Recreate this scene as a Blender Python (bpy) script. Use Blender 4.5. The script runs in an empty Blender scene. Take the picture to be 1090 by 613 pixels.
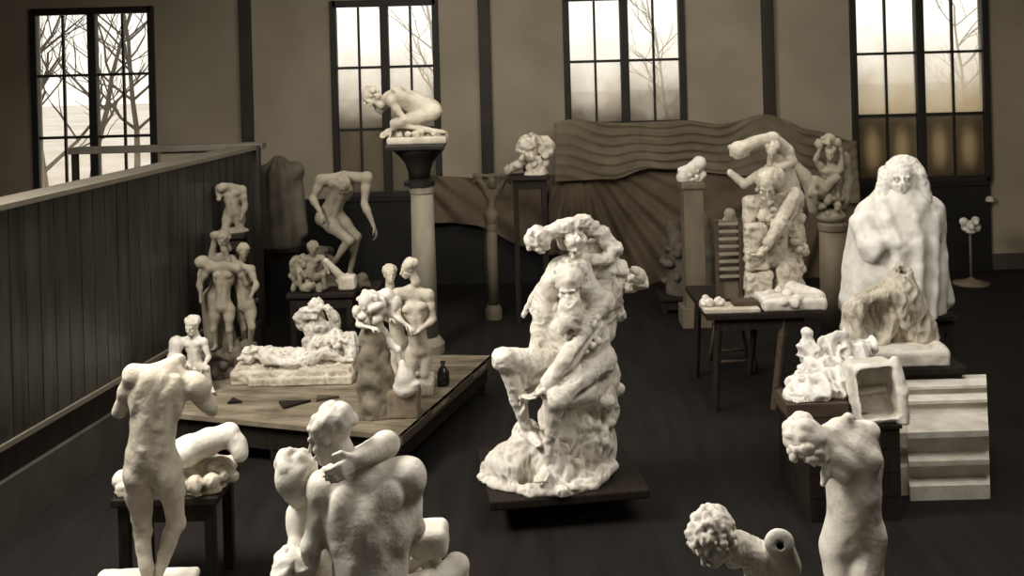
import bpy, bmesh, math, random
import numpy as np
from mathutils import Vector, Matrix
random.seed(7)
rng = np.random.default_rng(11)
SC = bpy.context.scene
COL = SC.collection
PI = math.pi

# ------------------------------------------------------------------ camera
H, F, U0, V0, TH = 4.2, 1100.0, 545.0, 53.0, 0.027
CT, ST = math.cos(TH), math.sin(TH)

def W(px, py, Y):
    """point of the room seen at photo position (px, py) at depth Y"""
    u, v = px - U0, py - V0
    x, y = u * CT - v * ST, u * ST + v * CT
    return Vector((x / F * Y, Y, H - y / F * Y))

def depth_at(px, py, z):
    u, v = px - U0, py - V0
    return (H - z) * F / (u * ST + v * CT)

def on(px, py, z):
    return W(px, py, depth_at(px, py, z))

cam_d = bpy.data.cameras.new('camera')
cam_d.lens = 36.0 * F / 1090.0
cam_d.sensor_width = 36.0
cam_d.shift_y = -(306.5 - V0) / 1090.0
cam_d.clip_end = 400
cam = bpy.data.objects.new('camera', cam_d)
COL.objects.link(cam)
cam.matrix_world = Matrix(((CT, ST, 0, 0), (0, 0, -1, 0), (-ST, CT, 0, H), (0, 0, 0, 1)))
SC.camera = cam

# ------------------------------------------------------------------ materials
def new_mat(name):
    m = bpy.data.materials.new(name)
    m.use_nodes = True
    nt = m.node_tree
    b = nt.nodes['Principled BSDF']
    return m, nt, b

def mat(name, c1, c2, scale=4.0, rough=0.7, bump=0.15, bscale=30.0, stretch=(1, 1, 1), dirt_shade=None, detail=5.0, bdist=0.02, spec=0.3):
    m, nt, b = new_mat(name)
    N, L = nt.nodes, nt.links
    geo = N.new('ShaderNodeNewGeometry')
    mp = N.new('ShaderNodeMapping'); mp.inputs['Scale'].default_value = stretch
    L.new(geo.outputs['Position'], mp.inputs['Vector'])
    nz = N.new('ShaderNodeTexNoise'); nz.inputs['Scale'].default_value = scale; nz.inputs['Detail'].default_value = detail
    L.new(mp.outputs[0], nz.inputs['Vector'])
    rp = N.new('ShaderNodeValToRGB')
    rp.color_ramp.elements[0].position = 0.3; rp.color_ramp.elements[1].position = 0.7
    rp.color_ramp.elements[0].color = (*c1, 1); rp.color_ramp.elements[1].color = (*c2, 1)
    L.new(nz.outputs['Fac'], rp.inputs['Fac'])
    out = rp.outputs['Color']
    if dirt_shade:  # darkens crevices in the base colour: grime with painted shade
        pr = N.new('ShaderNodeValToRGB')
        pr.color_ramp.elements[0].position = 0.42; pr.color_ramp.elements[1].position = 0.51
        pr.color_ramp.elements[0].color = (*dirt_shade, 1); pr.color_ramp.elements[1].color = (1, 1, 1, 1)
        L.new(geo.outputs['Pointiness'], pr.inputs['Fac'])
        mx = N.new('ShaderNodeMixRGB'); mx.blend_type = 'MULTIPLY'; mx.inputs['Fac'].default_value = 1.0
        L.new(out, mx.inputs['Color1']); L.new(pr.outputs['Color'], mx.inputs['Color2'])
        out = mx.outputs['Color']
    L.new(out, b.inputs['Base Color'])
    b.inputs['Roughness'].default_value = rough
    b.inputs['Specular IOR Level'].default_value = spec
    if bump:
        n2 = N.new('ShaderNodeTexNoise'); n2.inputs['Scale'].default_value = bscale; n2.inputs['Detail'].default_value = 6
        L.new(mp.outputs[0], n2.inputs['Vector'])
        bp = N.new('ShaderNodeBump'); bp.inputs['Strength'].default_value = bump; bp.inputs['Distance'].default_value = bdist
        L.new(n2.outputs['Fac'], bp.inputs['Height']); L.new(bp.outputs[0], b.inputs['Normal'])
    return m

DIRT_SHADE = (0.30, 0.25, 0.19)  # crevice tint: grime and shade painted together
M = {}
M['plaster'] = mat('white_plaster', (0.58, 0.535, 0.455), (0.82, 0.785, 0.71), 5.0, 0.65, 0.35, 34, dirt_shade=DIRT_SHADE)
M['plaster_warm'] = mat('aged_plaster', (0.42, 0.375, 0.295), (0.66, 0.605, 0.50), 5.0, 0.7, 0.4, 34, dirt_shade=DIRT_SHADE)
M['plaster_white'] = mat('bright_plaster', (0.74, 0.71, 0.65), (0.90, 0.875, 0.82), 4.0, 0.65, 0.3, 34, dirt_shade=DIRT_SHADE)  # whiter plaster; frontal light on the cloaked figure is put into its colour
M['plaster_dim'] = mat('shaded_plaster', (0.19, 0.165, 0.12), (0.32, 0.285, 0.215), 3.5, 0.8, 0.2, 40, dirt_shade=DIRT_SHADE)  # darker plaster copy; the dimmer light at the back is put into its colour
M['plaster_dark'] = mat('dark_plaster', (0.075, 0.063, 0.046), (0.14, 0.12, 0.09), 4, 0.8, 0.2, 40, dirt_shade=DIRT_SHADE)  # plain darker plaster tone for back figures and bases
M['clay'] = mat('clay_cloth', (0.14, 0.12, 0.085), (0.28, 0.245, 0.18), 6, 0.85, 0.4, 30, dirt_shade=DIRT_SHADE)
M['wall'] = mat('wall_plaster', (0.250, 0.213, 0.156), (0.335, 0.288, 0.213), 0.9, 0.9, 0.08, 12, detail=7)
M['lower_wall'] = mat('dark_lower_wall', (0.007, 0.006, 0.005), (0.013, 0.011, 0.009), 2, 0.7, 0.1, 12)  # near-black tone of the lower back wall
M['post'] = mat('dark_post', (0.020, 0.016, 0.012), (0.035, 0.028, 0.020), 3, 0.6, 0.1, 12)
M['frame'] = mat('window_frame', (0.014, 0.012, 0.010), (0.024, 0.020, 0.016), 3, 0.6, 0.05, 12)
M['floor'] = mat('floor_boards', (0.0062, 0.0048, 0.0040), (0.0135, 0.0108, 0.0090), 2.5, 0.75, 0.12, 18, (3.0, 0.35, 1), spec=0.2)
M['ceiling'] = mat('ceiling_plaster', (0.10, 0.09, 0.07), (0.14, 0.12, 0.09), 1, 0.9, 0, 12)
M['dark_wood'] = mat('dark_wood', (0.012, 0.009, 0.007), (0.026, 0.019, 0.014), 4, 0.7, 0.15, 20, (6, 6, 0.6), spec=0.15)
M['brown_wood'] = mat('brown_wood', (0.055, 0.036, 0.024), (0.095, 0.066, 0.045), 4, 0.7, 0.15, 20, (1, 6, 6))
M['plank'] = mat('platform_boards', (0.09, 0.072, 0.048), (0.30, 0.25, 0.175), 2.2, 0.75, 0.3, 16, (1.0, 2.6, 1))
M['plank_edge'] = mat('platform_edge', (0.05, 0.04, 0.028), (0.09, 0.072, 0.05), 3, 0.7, 0.2, 16)
M['cap'] = mat('partition_cap', (0.13, 0.115, 0.09), (0.19, 0.168, 0.13), 3, 0.7, 0.1, 16, (1, .3, 1))
M['partition'] = mat('partition_boards', (0.014, 0.013, 0.012), (0.055, 0.050, 0.042), 2.2, 0.32, 0.12, 8, (4.0, 4.0, 0.45), spec=0.5, detail=7)
M['skirting'] = mat('partition_skirting', (0.050, 0.045, 0.036), (0.075, 0.067, 0.054), 3, 0.6, 0.1, 16)
M['drape'] = mat('brown_drape', (0.085, 0.062, 0.040), (0.135, 0.100, 0.066), 3, 0.85, 0.2, 50)
M['drape_light'] = mat('olive_drape', (0.115, 0.092, 0.060), (0.175, 0.142, 0.096), 3, 0.85, 0.2, 50)
M['bronze'] = mat('dark_pedestal', (0.010, 0.008, 0.007), (0.022, 0.018, 0.014), 4, 0.45, 0.1, 20)
M['column'] = mat('stone_column', (0.19, 0.17, 0.125), (0.29, 0.26, 0.195), 5, 0.8, 0.2, 30, (1, 1, .3))
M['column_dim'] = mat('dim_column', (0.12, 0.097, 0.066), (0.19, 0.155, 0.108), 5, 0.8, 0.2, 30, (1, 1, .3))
M['bark_haze'] = mat('hazy_bark', (0.36, 0.32, 0.26), (0.46, 0.42, 0.35), 5, 0.9, 0.2, 20)  # paler bark for far trees; distance haze is put into the colour
M['bark'] = mat('bark', (0.05, 0.04, 0.03), (0.10, 0.085, 0.065), 5, 0.9, 0.3, 20)
M['ground'] = mat('pale_ground', (0.55, 0.50, 0.42), (0.75, 0.70, 0.62), 0.3, 0.9, 0, 3)
M['hedge'] = mat('hazy_hedge', (0.30, 0.26, 0.20), (0.45, 0.40, 0.32), 1.2, 0.9, 0.3, 5)
M['bottle'] = mat('dark_glass', (0.010, 0.009, 0.008), (0.018, 0.016, 0.014), 4, 0.25, 0, 20, spec=0.5)
M['brown_clay'] = mat('brown_clay', (0.13, 0.10, 0.07), (0.25, 0.20, 0.145), 5, 0.85, 0.3, 24, dirt_shade=DIRT_SHADE)
M['rag'] = mat('dark_lump', (0.07, 0.055, 0.045), (0.12, 0.095, 0.075), 6, 0.9, 0.4, 30)

def glass(name, dust, lo, hi, tint, low=1.0):
    """old window glass: clear above, a film of dust below"""
    m, nt, b = new_mat(name)
    N, L = nt.nodes, nt.links
    N.remove(b)
    out = N['Material Output']
    geo = N.new('ShaderNodeNewGeometry'); sep = N.new('ShaderNodeSeparateXYZ')
    L.new(geo.outputs['Position'], sep.inputs[0])
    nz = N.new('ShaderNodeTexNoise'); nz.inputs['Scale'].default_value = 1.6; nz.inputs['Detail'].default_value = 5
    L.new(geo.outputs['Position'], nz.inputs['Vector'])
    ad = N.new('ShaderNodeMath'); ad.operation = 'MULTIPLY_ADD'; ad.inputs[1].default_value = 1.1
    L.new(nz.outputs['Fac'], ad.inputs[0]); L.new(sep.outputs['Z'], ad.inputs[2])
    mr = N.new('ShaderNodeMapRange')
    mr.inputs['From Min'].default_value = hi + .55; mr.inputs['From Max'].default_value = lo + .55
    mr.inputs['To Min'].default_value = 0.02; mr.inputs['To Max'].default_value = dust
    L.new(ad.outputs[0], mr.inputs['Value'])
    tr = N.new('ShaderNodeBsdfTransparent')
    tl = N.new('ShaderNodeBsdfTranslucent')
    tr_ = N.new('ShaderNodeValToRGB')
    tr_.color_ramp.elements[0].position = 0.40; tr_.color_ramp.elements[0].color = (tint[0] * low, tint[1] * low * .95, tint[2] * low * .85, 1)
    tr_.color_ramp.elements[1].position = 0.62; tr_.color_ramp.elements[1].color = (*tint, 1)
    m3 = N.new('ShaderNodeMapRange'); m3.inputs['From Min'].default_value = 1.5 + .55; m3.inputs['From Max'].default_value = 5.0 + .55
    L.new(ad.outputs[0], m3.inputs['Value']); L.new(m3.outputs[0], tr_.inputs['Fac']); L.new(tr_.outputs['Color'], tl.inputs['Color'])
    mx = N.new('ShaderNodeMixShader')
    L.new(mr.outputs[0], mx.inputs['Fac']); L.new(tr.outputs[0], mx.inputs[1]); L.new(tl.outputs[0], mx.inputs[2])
    gl = N.new('ShaderNodeBsdfGlossy'); gl.inputs['Roughness'].default_value = 0.05
    m2 = N.new('ShaderNodeMixShader'); m2.inputs['Fac'].default_value = 0.04
    L.new(mx.outputs[0], m2.inputs[1]); L.new(gl.outputs[0], m2.inputs[2])
    L.new(m2.outputs[0], out.inputs['Surface'])
    return m
M['glass_clear'] = glass('clear_pane', 0.25, 1.5, 3.0, (0.8, 0.72, 0.6))
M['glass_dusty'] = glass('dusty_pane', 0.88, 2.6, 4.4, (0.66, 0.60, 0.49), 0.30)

M['glass_right'] = glass('veiled_pane', 0.80, 2.9, 4.4, (0.66, 0.60, 0.49), 0.9)

def lace():
    m, nt, b = new_mat('lace')
    N, L = nt.nodes, nt.links
    tc = N.new('ShaderNodeTexCoord')
    mp = N.new('ShaderNodeMapping'); mp.inputs['Location'].default_value = (-.5, -.5, -.5)
    L.new(tc.outputs['Generated'], mp.inputs['Vector'])
    gr = N.new('ShaderNodeTexGradient'); gr.gradient_type = 'SPHERICAL'
    mp2 = N.new('ShaderNodeMapping'); mp2.inputs['Scale'].default_value = (3.0, 0.01, 2.3)
    L.new(mp.outputs[0], mp2.inputs['Vector']); L.new(mp2.outputs[0], gr.inputs['Vector'])
    nz = N.new('ShaderNodeTexNoise'); nz.inputs['Scale'].default_value = 9
    L.new(tc.outputs['Object'], nz.inputs['Vector'])
    mu = N.new('ShaderNodeMath'); mu.operation = 'MULTIPLY'
    L.new(gr.outputs['Fac'], mu.inputs[0]); L.new(nz.outputs['Fac'], mu.inputs[1])
    rp = N.new('ShaderNodeValToRGB')
    rp.color_ramp.elements[0].color = (0.07, 0.06, 0.045, 1); rp.color_ramp.elements[1].color = (0.62, 0.56, 0.44, 1)
    rp.color_ramp.elements[0].position = 0.03; rp.color_ramp.elements[1].position = 0.30
    L.new(mu.outputs[0], rp.inputs['Fac']); L.new(rp.outputs['Color'], b.inputs['Base Color'])
    b.inputs['Roughness'].default_value = 0.9
    tl = N.new('ShaderNodeBsdfTranslucent'); L.new(rp.outputs['Color'], tl.inputs['Color'])
    ms = N.new('ShaderNodeMixShader'); ms.inputs['Fac'].default_value = 0.75
    L.new(b.outputs[0], ms.inputs[1]); L.new(tl.outputs[0], ms.inputs[2]); L.new(ms.outputs[0], N['Material Output'].inputs['Surface'])
    return m
M['lace'] = lace()

# ------------------------------------------------------------------ objects
def thing(name, label, cat, loc, group=None, kind=None):
    o = bpy.data.objects.new(name, None)
    COL.objects.link(o)
    o.location = loc
    o.empty_display_size = 0.2
    if label: o['label'] = label
    if cat: o['category'] = cat
    if group: o['group'] = group
    if kind: o['kind'] = kind
    return o

def tag(o, label, cat, group=None, kind=None):
    if label: o['label'] = label
    if cat: o['category'] = cat
    if group: o['group'] = group
    if kind: o['kind'] = kind
    return o

def link(name, me, m, parent=None, smooth=False):
    o = bpy.data.objects.new(name, me)
    COL.objects.link(o)
    me.materials.append(m)
    if smooth:
        me.polygons.foreach_set('use_smooth', [True] * len(me.polygons))
    if parent: o.parent = parent
    return o

def root_of(p):
    l = Vector((0, 0, 0))
    while p:
        l += p.location; p = p.parent
    return l

def obj(name, bm, m, parent=None, smooth=False, origin=None):
    """link a bmesh that holds room coordinates as one mesh object"""
    o0 = root_of(parent) if parent else (Vector(origin) if origin is not None else Vector((0, 0, 0)))
    bmesh.ops.translate(bm, verts=bm.verts, vec=-o0)
    bmesh.ops.recalc_face_normals(bm, faces=bm.faces)
    me = bpy.data.meshes.new(name)
    bm.to_mesh(me); bm.free()
    o = link(name, me, m, parent, smooth)
    if not parent: o.location = o0
    return o

def add_box(bm, lo, hi, rz=0.0, bev=0.0, pivot=None):
    lo, hi = Vector(lo), Vector(hi)
    c = (lo + hi) / 2
    r = bmesh.ops.create_cube(bm, size=1.0)
    vs = r['verts']
    bmesh.ops.scale(bm, verts=vs, vec=(hi - lo))
    bmesh.ops.translate(bm, verts=vs, vec=c)
    if rz:
        bmesh.ops.rotate(bm, verts=vs, cent=pivot if pivot is not None else c, matrix=Matrix.Rotation(rz, 3, 'Z'))
    if bev:
        es = list({e for v in vs for e in v.link_edges})
        bmesh.ops.bevel(bm, geom=es, offset=bev, segments=2, profile=0.6, affect='EDGES')

def box(lo, hi, rz=0.0, bev=0.0, pivot=None):
    bm = bmesh.new(); add_box(bm, lo, hi, rz, bev, pivot); return bm

def add_tube(bm, a, b, ra, rb=None, n=10, cap=True):
    a, b = Vector(a), Vector(b)
    rb = ra if rb is None else rb
    d = (b - a).normalized()
    x = d.orthogonal().normalized(); y = d.cross(x)
    r0 = [bm.verts.new(a + (x * math.cos(t) + y * math.sin(t)) * ra) for t in [2 * PI * i / n for i in range(n)]]
    r1 = [bm.verts.new(b + (x * math.cos(t) + y * math.sin(t)) * rb) for t in [2 * PI * i / n for i in range(n)]]
    for i in range(n):
        bm.faces.new((r0[i], r0[(i + 1) % n], r1[(i + 1) % n], r1[i]))
    if cap:
        bm.faces.new(r0[::-1]); bm.faces.new(r1)

def add_lathe(bm, c, prof, n=28):
    """prof: list of (radius, z) from bottom to top around the vertical through c"""
    rings = []
    for r, z in prof:
        rings.append([bm.verts.new((c[0] + r * math.cos(2 * PI * i / n), c[1] + r * math.sin(2 * PI * i / n), z)) for i in range(n)])
    for a, b in zip(rings, rings[1:]):
        for i in range(n):
            bm.faces.new((a[i], a[(i + 1) % n], b[(i + 1) % n], b[i]))
    bm.faces.new(rings[0][::-1]); bm.faces.new(rings[-1])

def lathe(c, prof, n=28):
    bm = bmesh.new(); add_lathe(bm, c, prof, n); return bm

def prism(pts_yz, x0, x1):
    """outline in (y, z) pulled along x"""
    bm = bmesh.new()
    a = [bm.verts.new((x0, y, z)) for y, z in pts_yz]
    b = [bm.verts.new((x1, y, z)) for y, z in pts_yz]
    n = len(a)
    for i in range(n):
        bm.faces.new((a[i], a[(i + 1) % n], b[(i + 1) % n], b[i]))
    bm.faces.new(a[::-1]); bm.faces.new(b)
    return bm

# ------------------------------------------------------------------ modelling in clay: smooth unions of solids, meshed
NT = rng.random((32, 32, 32)).astype(np.float32) * 2 - 1
def vnoise(p):
    i = np.floor(p).astype(np.int64); f = p - i
    f = f * f * (3 - 2 * f)
    r = 0
    for dx in (0, 1):
        wx = f[:, 0] if dx else 1 - f[:, 0]
        for dy in (0, 1):
            wy = f[:, 1] if dy else 1 - f[:, 1]
            for dz in (0, 1):
                wz = f[:, 2] if dz else 1 - f[:, 2]
                r = r + wx * wy * wz * NT[(i[:, 0] + dx) & 31, (i[:, 1] + dy) & 31, (i[:, 2] + dz) & 31]
    return r

def nv(v):
    v = np.asarray(v, float); n = np.linalg.norm(v)
    return v / n if n > 1e-9 else v

def A(v): return np.array((v[0], v[1], v[2]), float)

def ridged(amp, fr, st=(1, 1, 1), sd=0.0):
    """creased cloth: sharp ridges between soft hollows"""
    st = np.array(st, float)
    def f(v, n):
        w = v + .06 * np.stack([vnoise(v * 5 + 1.7 + sd), vnoise(v * 5 + 8.3 + sd), vnoise(v * 5 + 4.9 + sd)], 1)
        a = 1 - 2.2 * np.abs(vnoise(w * fr * st + sd)); b = 1 - 2.2 * np.abs(vnoise(w * fr * 2.1 * st + 5.5 + sd))
        return amp * (.65 * a + .35 * b - .3)
    return f

class Clay:
    def __init__(s, k=0.03):
        s.p = []; s.k = k; s.zmin = None
    def cap(s, a, b, ra, rb=None, k=None, sub=False):
        s.p.append(('c', A(a), A(b), ra, ra if rb is None else rb, s.k if k is None else k, sub)); return s
    def chain(s, pts, rs, k=None, sub=False):
        for i in range(len(pts) - 1): s.cap(pts[i], pts[i + 1], rs[i], rs[i + 1], k, sub)
        return s
    def ell(s, c, r, R=None, k=None, sub=False):
        r = np.array(r if hasattr(r, '__len__') else (r, r, r), float)
        R = np.eye(3) if R is None else np.asarray(R, float)
        s.p.append(('e', A(c), r, R, s.k if k is None else k, sub)); return s
    def box(s, c, h, R=None, rd=0.01, k=None, sub=False):
        R = np.eye(3) if R is None else np.asarray(R, float)
        s.p.append(('b', A(c), np.array(h, float), R, rd, s.k if k is None else k, sub)); return s
    def lumps(s, c, r, n, size, R=None, k=0.012, seed=1, half=None):
        """n small lumps over the surface of an ellipsoid: curls, clods, crumpled plaster"""
        g = random.Random(seed)
        R = np.eye(3) if R is None else np.asarray(R, float)
        r = np.array(r if hasattr(r, '__len__') else (r, r, r), float)
        for _ in range(n):
            d = nv([g.gauss(0, 1) for _ in range(3)])
            if half is not None and np.dot(R.T @ d, half) < -0.15: d = -d
            q = A(c) + R.T @ (d * r)
            z = size * g.uniform(.6, 1.3)
            s.ell(q, (z * g.uniform(.7, 1.3), z * g.uniform(.7, 1.3), z * g.uniform(.7, 1.3)), None, k)
        return s
    def bounds(s, q):
        if q[0] == 'c':
            return np.minimum(q[1] - q[3], q[2] - q[4]), np.maximum(q[1] + q[3], q[2] + q[4])
        if q[0] == 'e':
            e = np.sqrt(((q[3].T * q[2]) ** 2).sum(1)); return q[1] - e, q[1] + e
        e = np.abs(q[3].T) @ q[2] + q[4]; return q[1] - e, q[1] + e
    def build(s, name, m, parent, h=0.012, rough=0.0, rf=12.0, fold=None, seed=0.0):
        P = s.p
        if s.zmin is None and parent is not None and parent.location.z > .1: s.zmin = parent.location.z
        bs = [s.bounds(q) for q in P if not q[-1]]
        lo = np.min([b[0] for b in bs], 0) - 4 * h; hi = np.max([b[1] for b in bs], 0) + 4 * h
        n = np.ceil((hi - lo) / h).astype(int) + 1
        ax = [lo[i] + h * np.arange(n[i]) for i in range(3)]
        Fd = np.full(n, 0.5, np.float32)
        for q in P:
            k, sub = q[-2], q[-1]
            a, b = s.bounds(q)
            pad = k + 3 * h
            i0 = np.clip(np.floor((a - pad - lo) / h).astype(int), 0, n - 1); i1 = np.clip(np.ceil((b + pad - lo) / h).astype(int) + 1, 1, n)
            if (i1 <= i0).any(): continue
            X, Y, Z = np.meshgrid(ax[0][i0[0]:i1[0]], ax[1][i0[1]:i1[1]], ax[2][i0[2]:i1[2]], indexing='ij')
            if q[0] == 'c':
                ba = q[2] - q[1]; bb = float(ba @ ba) + 1e-9
                x, y, z = X - q[1][0], Y - q[1][1], Z - q[1][2]
                t = np.clip((x * ba[0] + y * ba[1] + z * ba[2]) / bb, 0, 1)
                d = np.sqrt((x - t * ba[0]) ** 2 + (y - t * ba[1]) ** 2 + (z - t * ba[2]) ** 2) - (q[3] + t * (q[4] - q[3]))
            else:
                R = q[3]
                x, y, z = X - q[1][0], Y - q[1][1], Z - q[1][2]
                l = [R[i, 0] * x + R[i, 1] * y + R[i, 2] * z for i in range(3)]
                if q[0] == 'e':
                    r = q[2]
                    k0 = np.sqrt(sum((l[i] / r[i]) ** 2 for i in range(3)))
                    k1 = np.sqrt(sum((l[i] / r[i] ** 2) ** 2 for i in range(3))) + 1e-6
                    d = k0 * (k0 - 1) / k1
                else:
                    e = [np.abs(l[i]) - (q[2][i] - q[4]) for i in range(3)]
                    d = np.sqrt(sum(np.maximum(v, 0) ** 2 for v in e)) + np.minimum(np.maximum(np.maximum(e[0], e[1]), e[2]), 0) - q[4]
            V = Fd[i0[0]:i1[0], i0[1]:i1[1], i0[2]:i1[2]]
            kk = max(k, 1e-4)
            if sub:
                hh = np.clip(0.5 - 0.5 * (V + d) / kk, 0, 1)
                V[...] = V * (1 - hh) - d * hh + kk * hh * (1 - hh)
            else:
                hh = np.clip(0.5 + 0.5 * (V - d) / kk, 0, 1)
                V[...] = V * (1 - hh) + d * hh - kk * hh * (1 - hh)
        if s.zmin is not None:
            Fd = np.maximum(Fd, (s.zmin - ax[2])[None, None, :].astype(np.float32))
        v, f = nets(Fd, lo, h)
        flat = None if s.zmin is None else v[:, 2] < s.zmin + h * .9
        if rough or fold:
            nr = vnormals(v, f)
            d = 0
            if rough:
                d = rough * (vnoise(v * rf + 3.1 + seed) * .65 + vnoise(v * rf * 2.3 + 9.7 + seed) * .35)
            if fold: d = d + fold(v, nr)
            v = v + nr * np.asarray(d)[:, None]
        if s.zmin is not None:
            v[:, 2] = np.maximum(v[:, 2], s.zmin + .003); v[flat, 2] = s.zmin + .003
        o0 = root_of(parent) if parent else Vector((0, 0, 0))
        v = v - A(o0)
        me = bpy.data.meshes.new(name)
        me.vertices.add(len(v)); me.vertices.foreach_set('co', v.astype(np.float32).ravel())
        me.loops.add(len(f) * 4); me.loops.foreach_set('vertex_index', f.astype(np.int32).ravel())
        me.polygons.add(len(f)); me.polygons.foreach_set('loop_start', np.arange(0, len(f) * 4, 4, dtype=np.int32))
        me.update(calc_edges=True)
        return link(name, me, m, parent, True)

def vnormals(v, f):
    a, b, c, d = v[f[:, 0]], v[f[:, 1]], v[f[:, 2]], v[f[:, 3]]
    n = np.cross(c - a, d - b)
    r = np.zeros_like(v)
    for i in range(4): np.add.at(r, f[:, i], n)
    return r / (np.linalg.norm(r, axis=1, keepdims=True) + 1e-9)

def nets(Fd, lo, h):
    S = Fd < 0
    nx, ny, nz = Fd.shape
    c = [(0, 0, 0), (1, 0, 0), (0, 1, 0), (1, 1, 0), (0, 0, 1), (1, 0, 1), (0, 1, 1), (1, 1, 1)]
    sl = lambda a, o: a[o[0]:nx - 1 + o[0], o[1]:ny - 1 + o[1], o[2]:nz - 1 + o[2]]
    cnt = sum(sl(S, o).astype(np.int8) for o in c)
    act = (cnt > 0) & (cnt < 8)
    I = np.argwhere(act)
    idx = np.full(act.shape, -1, np.int64); idx[act] = np.arange(len(I))
    vals = np.stack([Fd[I[:, 0] + o[0], I[:, 1] + o[1], I[:, 2] + o[2]] for o in c], 1)
    E = [(0, 1), (2, 3), (4, 5), (6, 7), (0, 2), (1, 3), (4, 6), (5, 7), (0, 4), (1, 5), (2, 6), (3, 7)]
    C = np.array(c, float)
    acc = np.zeros((len(I), 3)); w = np.zeros(len(I))
    for a, b in E:
        va, vb = vals[:, a], vals[:, b]
        m = (va < 0) != (vb < 0)
        t = np.where(m, va / np.where(m, va - vb, 1), 0)
        acc += m[:, None] * (C[a] + t[:, None] * (C[b] - C[a])); w += m
    v = lo + h * (I + acc / w[:, None])
    fs = []
    for ax in range(3):
        sa = [slice(None)] * 3; sb = [slice(None)] * 3
        sa[ax] = slice(0, -1); sb[ax] = slice(1, None)
        ch = S[tuple(sa)] != S[tuple(sb)]
        Q = np.argwhere(ch)
        o1, o2 = (ax + 1) % 3, (ax + 2) % 3
        ok = (Q[:, o1] > 0) & (Q[:, o2] > 0) & (Q[:, o1] < Fd.shape[o1] - 1) & (Q[:, o2] < Fd.shape[o2] - 1)
        Q = Q[ok]
        d1 = np.zeros(3, int); d1[o1] = 1; d2 = np.zeros(3, int); d2[o2] = 1
        q = [Q - d1 - d2, Q - d2, Q, Q - d1]
        quad = np.stack([idx[t[:, 0], t[:, 1], t[:, 2]] for t in q], 1)
        fl = S[Q[:, 0], Q[:, 1], Q[:, 2]]
        quad[~fl] = quad[~fl][:, ::-1]
        fs.append(quad[(quad >= 0).all(1)])
    return v, np.concatenate(fs)

# ------------------------------------------------------------------ carved figures
def frame3(x, y, z): return np.stack([nv(x), nv(y), nv(z)])

def hand(S, wr, d, side, s, curl=0.5, r=0.0095):
    """palm with four unequal fingers and a thumb; d along the fingers, side towards the thumb"""
    wr, d = A(wr), nv(d)
    side = nv(A(side) - d * np.dot(A(side), d))
    pn = nv(np.cross(d, side))
    R = frame3(side, pn, d)
    S.ell(wr + d * .05 * s, (.042 * s, .018 * s, .055 * s), R, .015 * s)
    for i, (o, l) in enumerate(((.03, .070), (.011, .080), (-.010, .074), (-.029, .058))):
        b = wr + d * .092 * s + side * o * s
        m = b + (d * math.cos(curl) + pn * math.sin(curl)) * l * .55 * s
        t = m + (d * math.cos(curl * 2) + pn * math.sin(curl * 2)) * l * .5 * s
        S.chain([wr + d * .06 * s + side * o * s * .8, b, m, t], [r * 1.3 * s, r * 1.2 * s, r * 1.1 * s, r * .85 * s], .006 * s)
    b = wr + d * .03 * s + side * .035 * s
    m = b + nv(d * .6 + side * .7 + pn * .3) * .045 * s
    S.chain([wr + d * .02 * s, b, m, m + nv(d + side * .2 + pn * .5) * .035 * s], [.016 * s, .015 * s, .012 * s, .009 * s], .008 * s)

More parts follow.
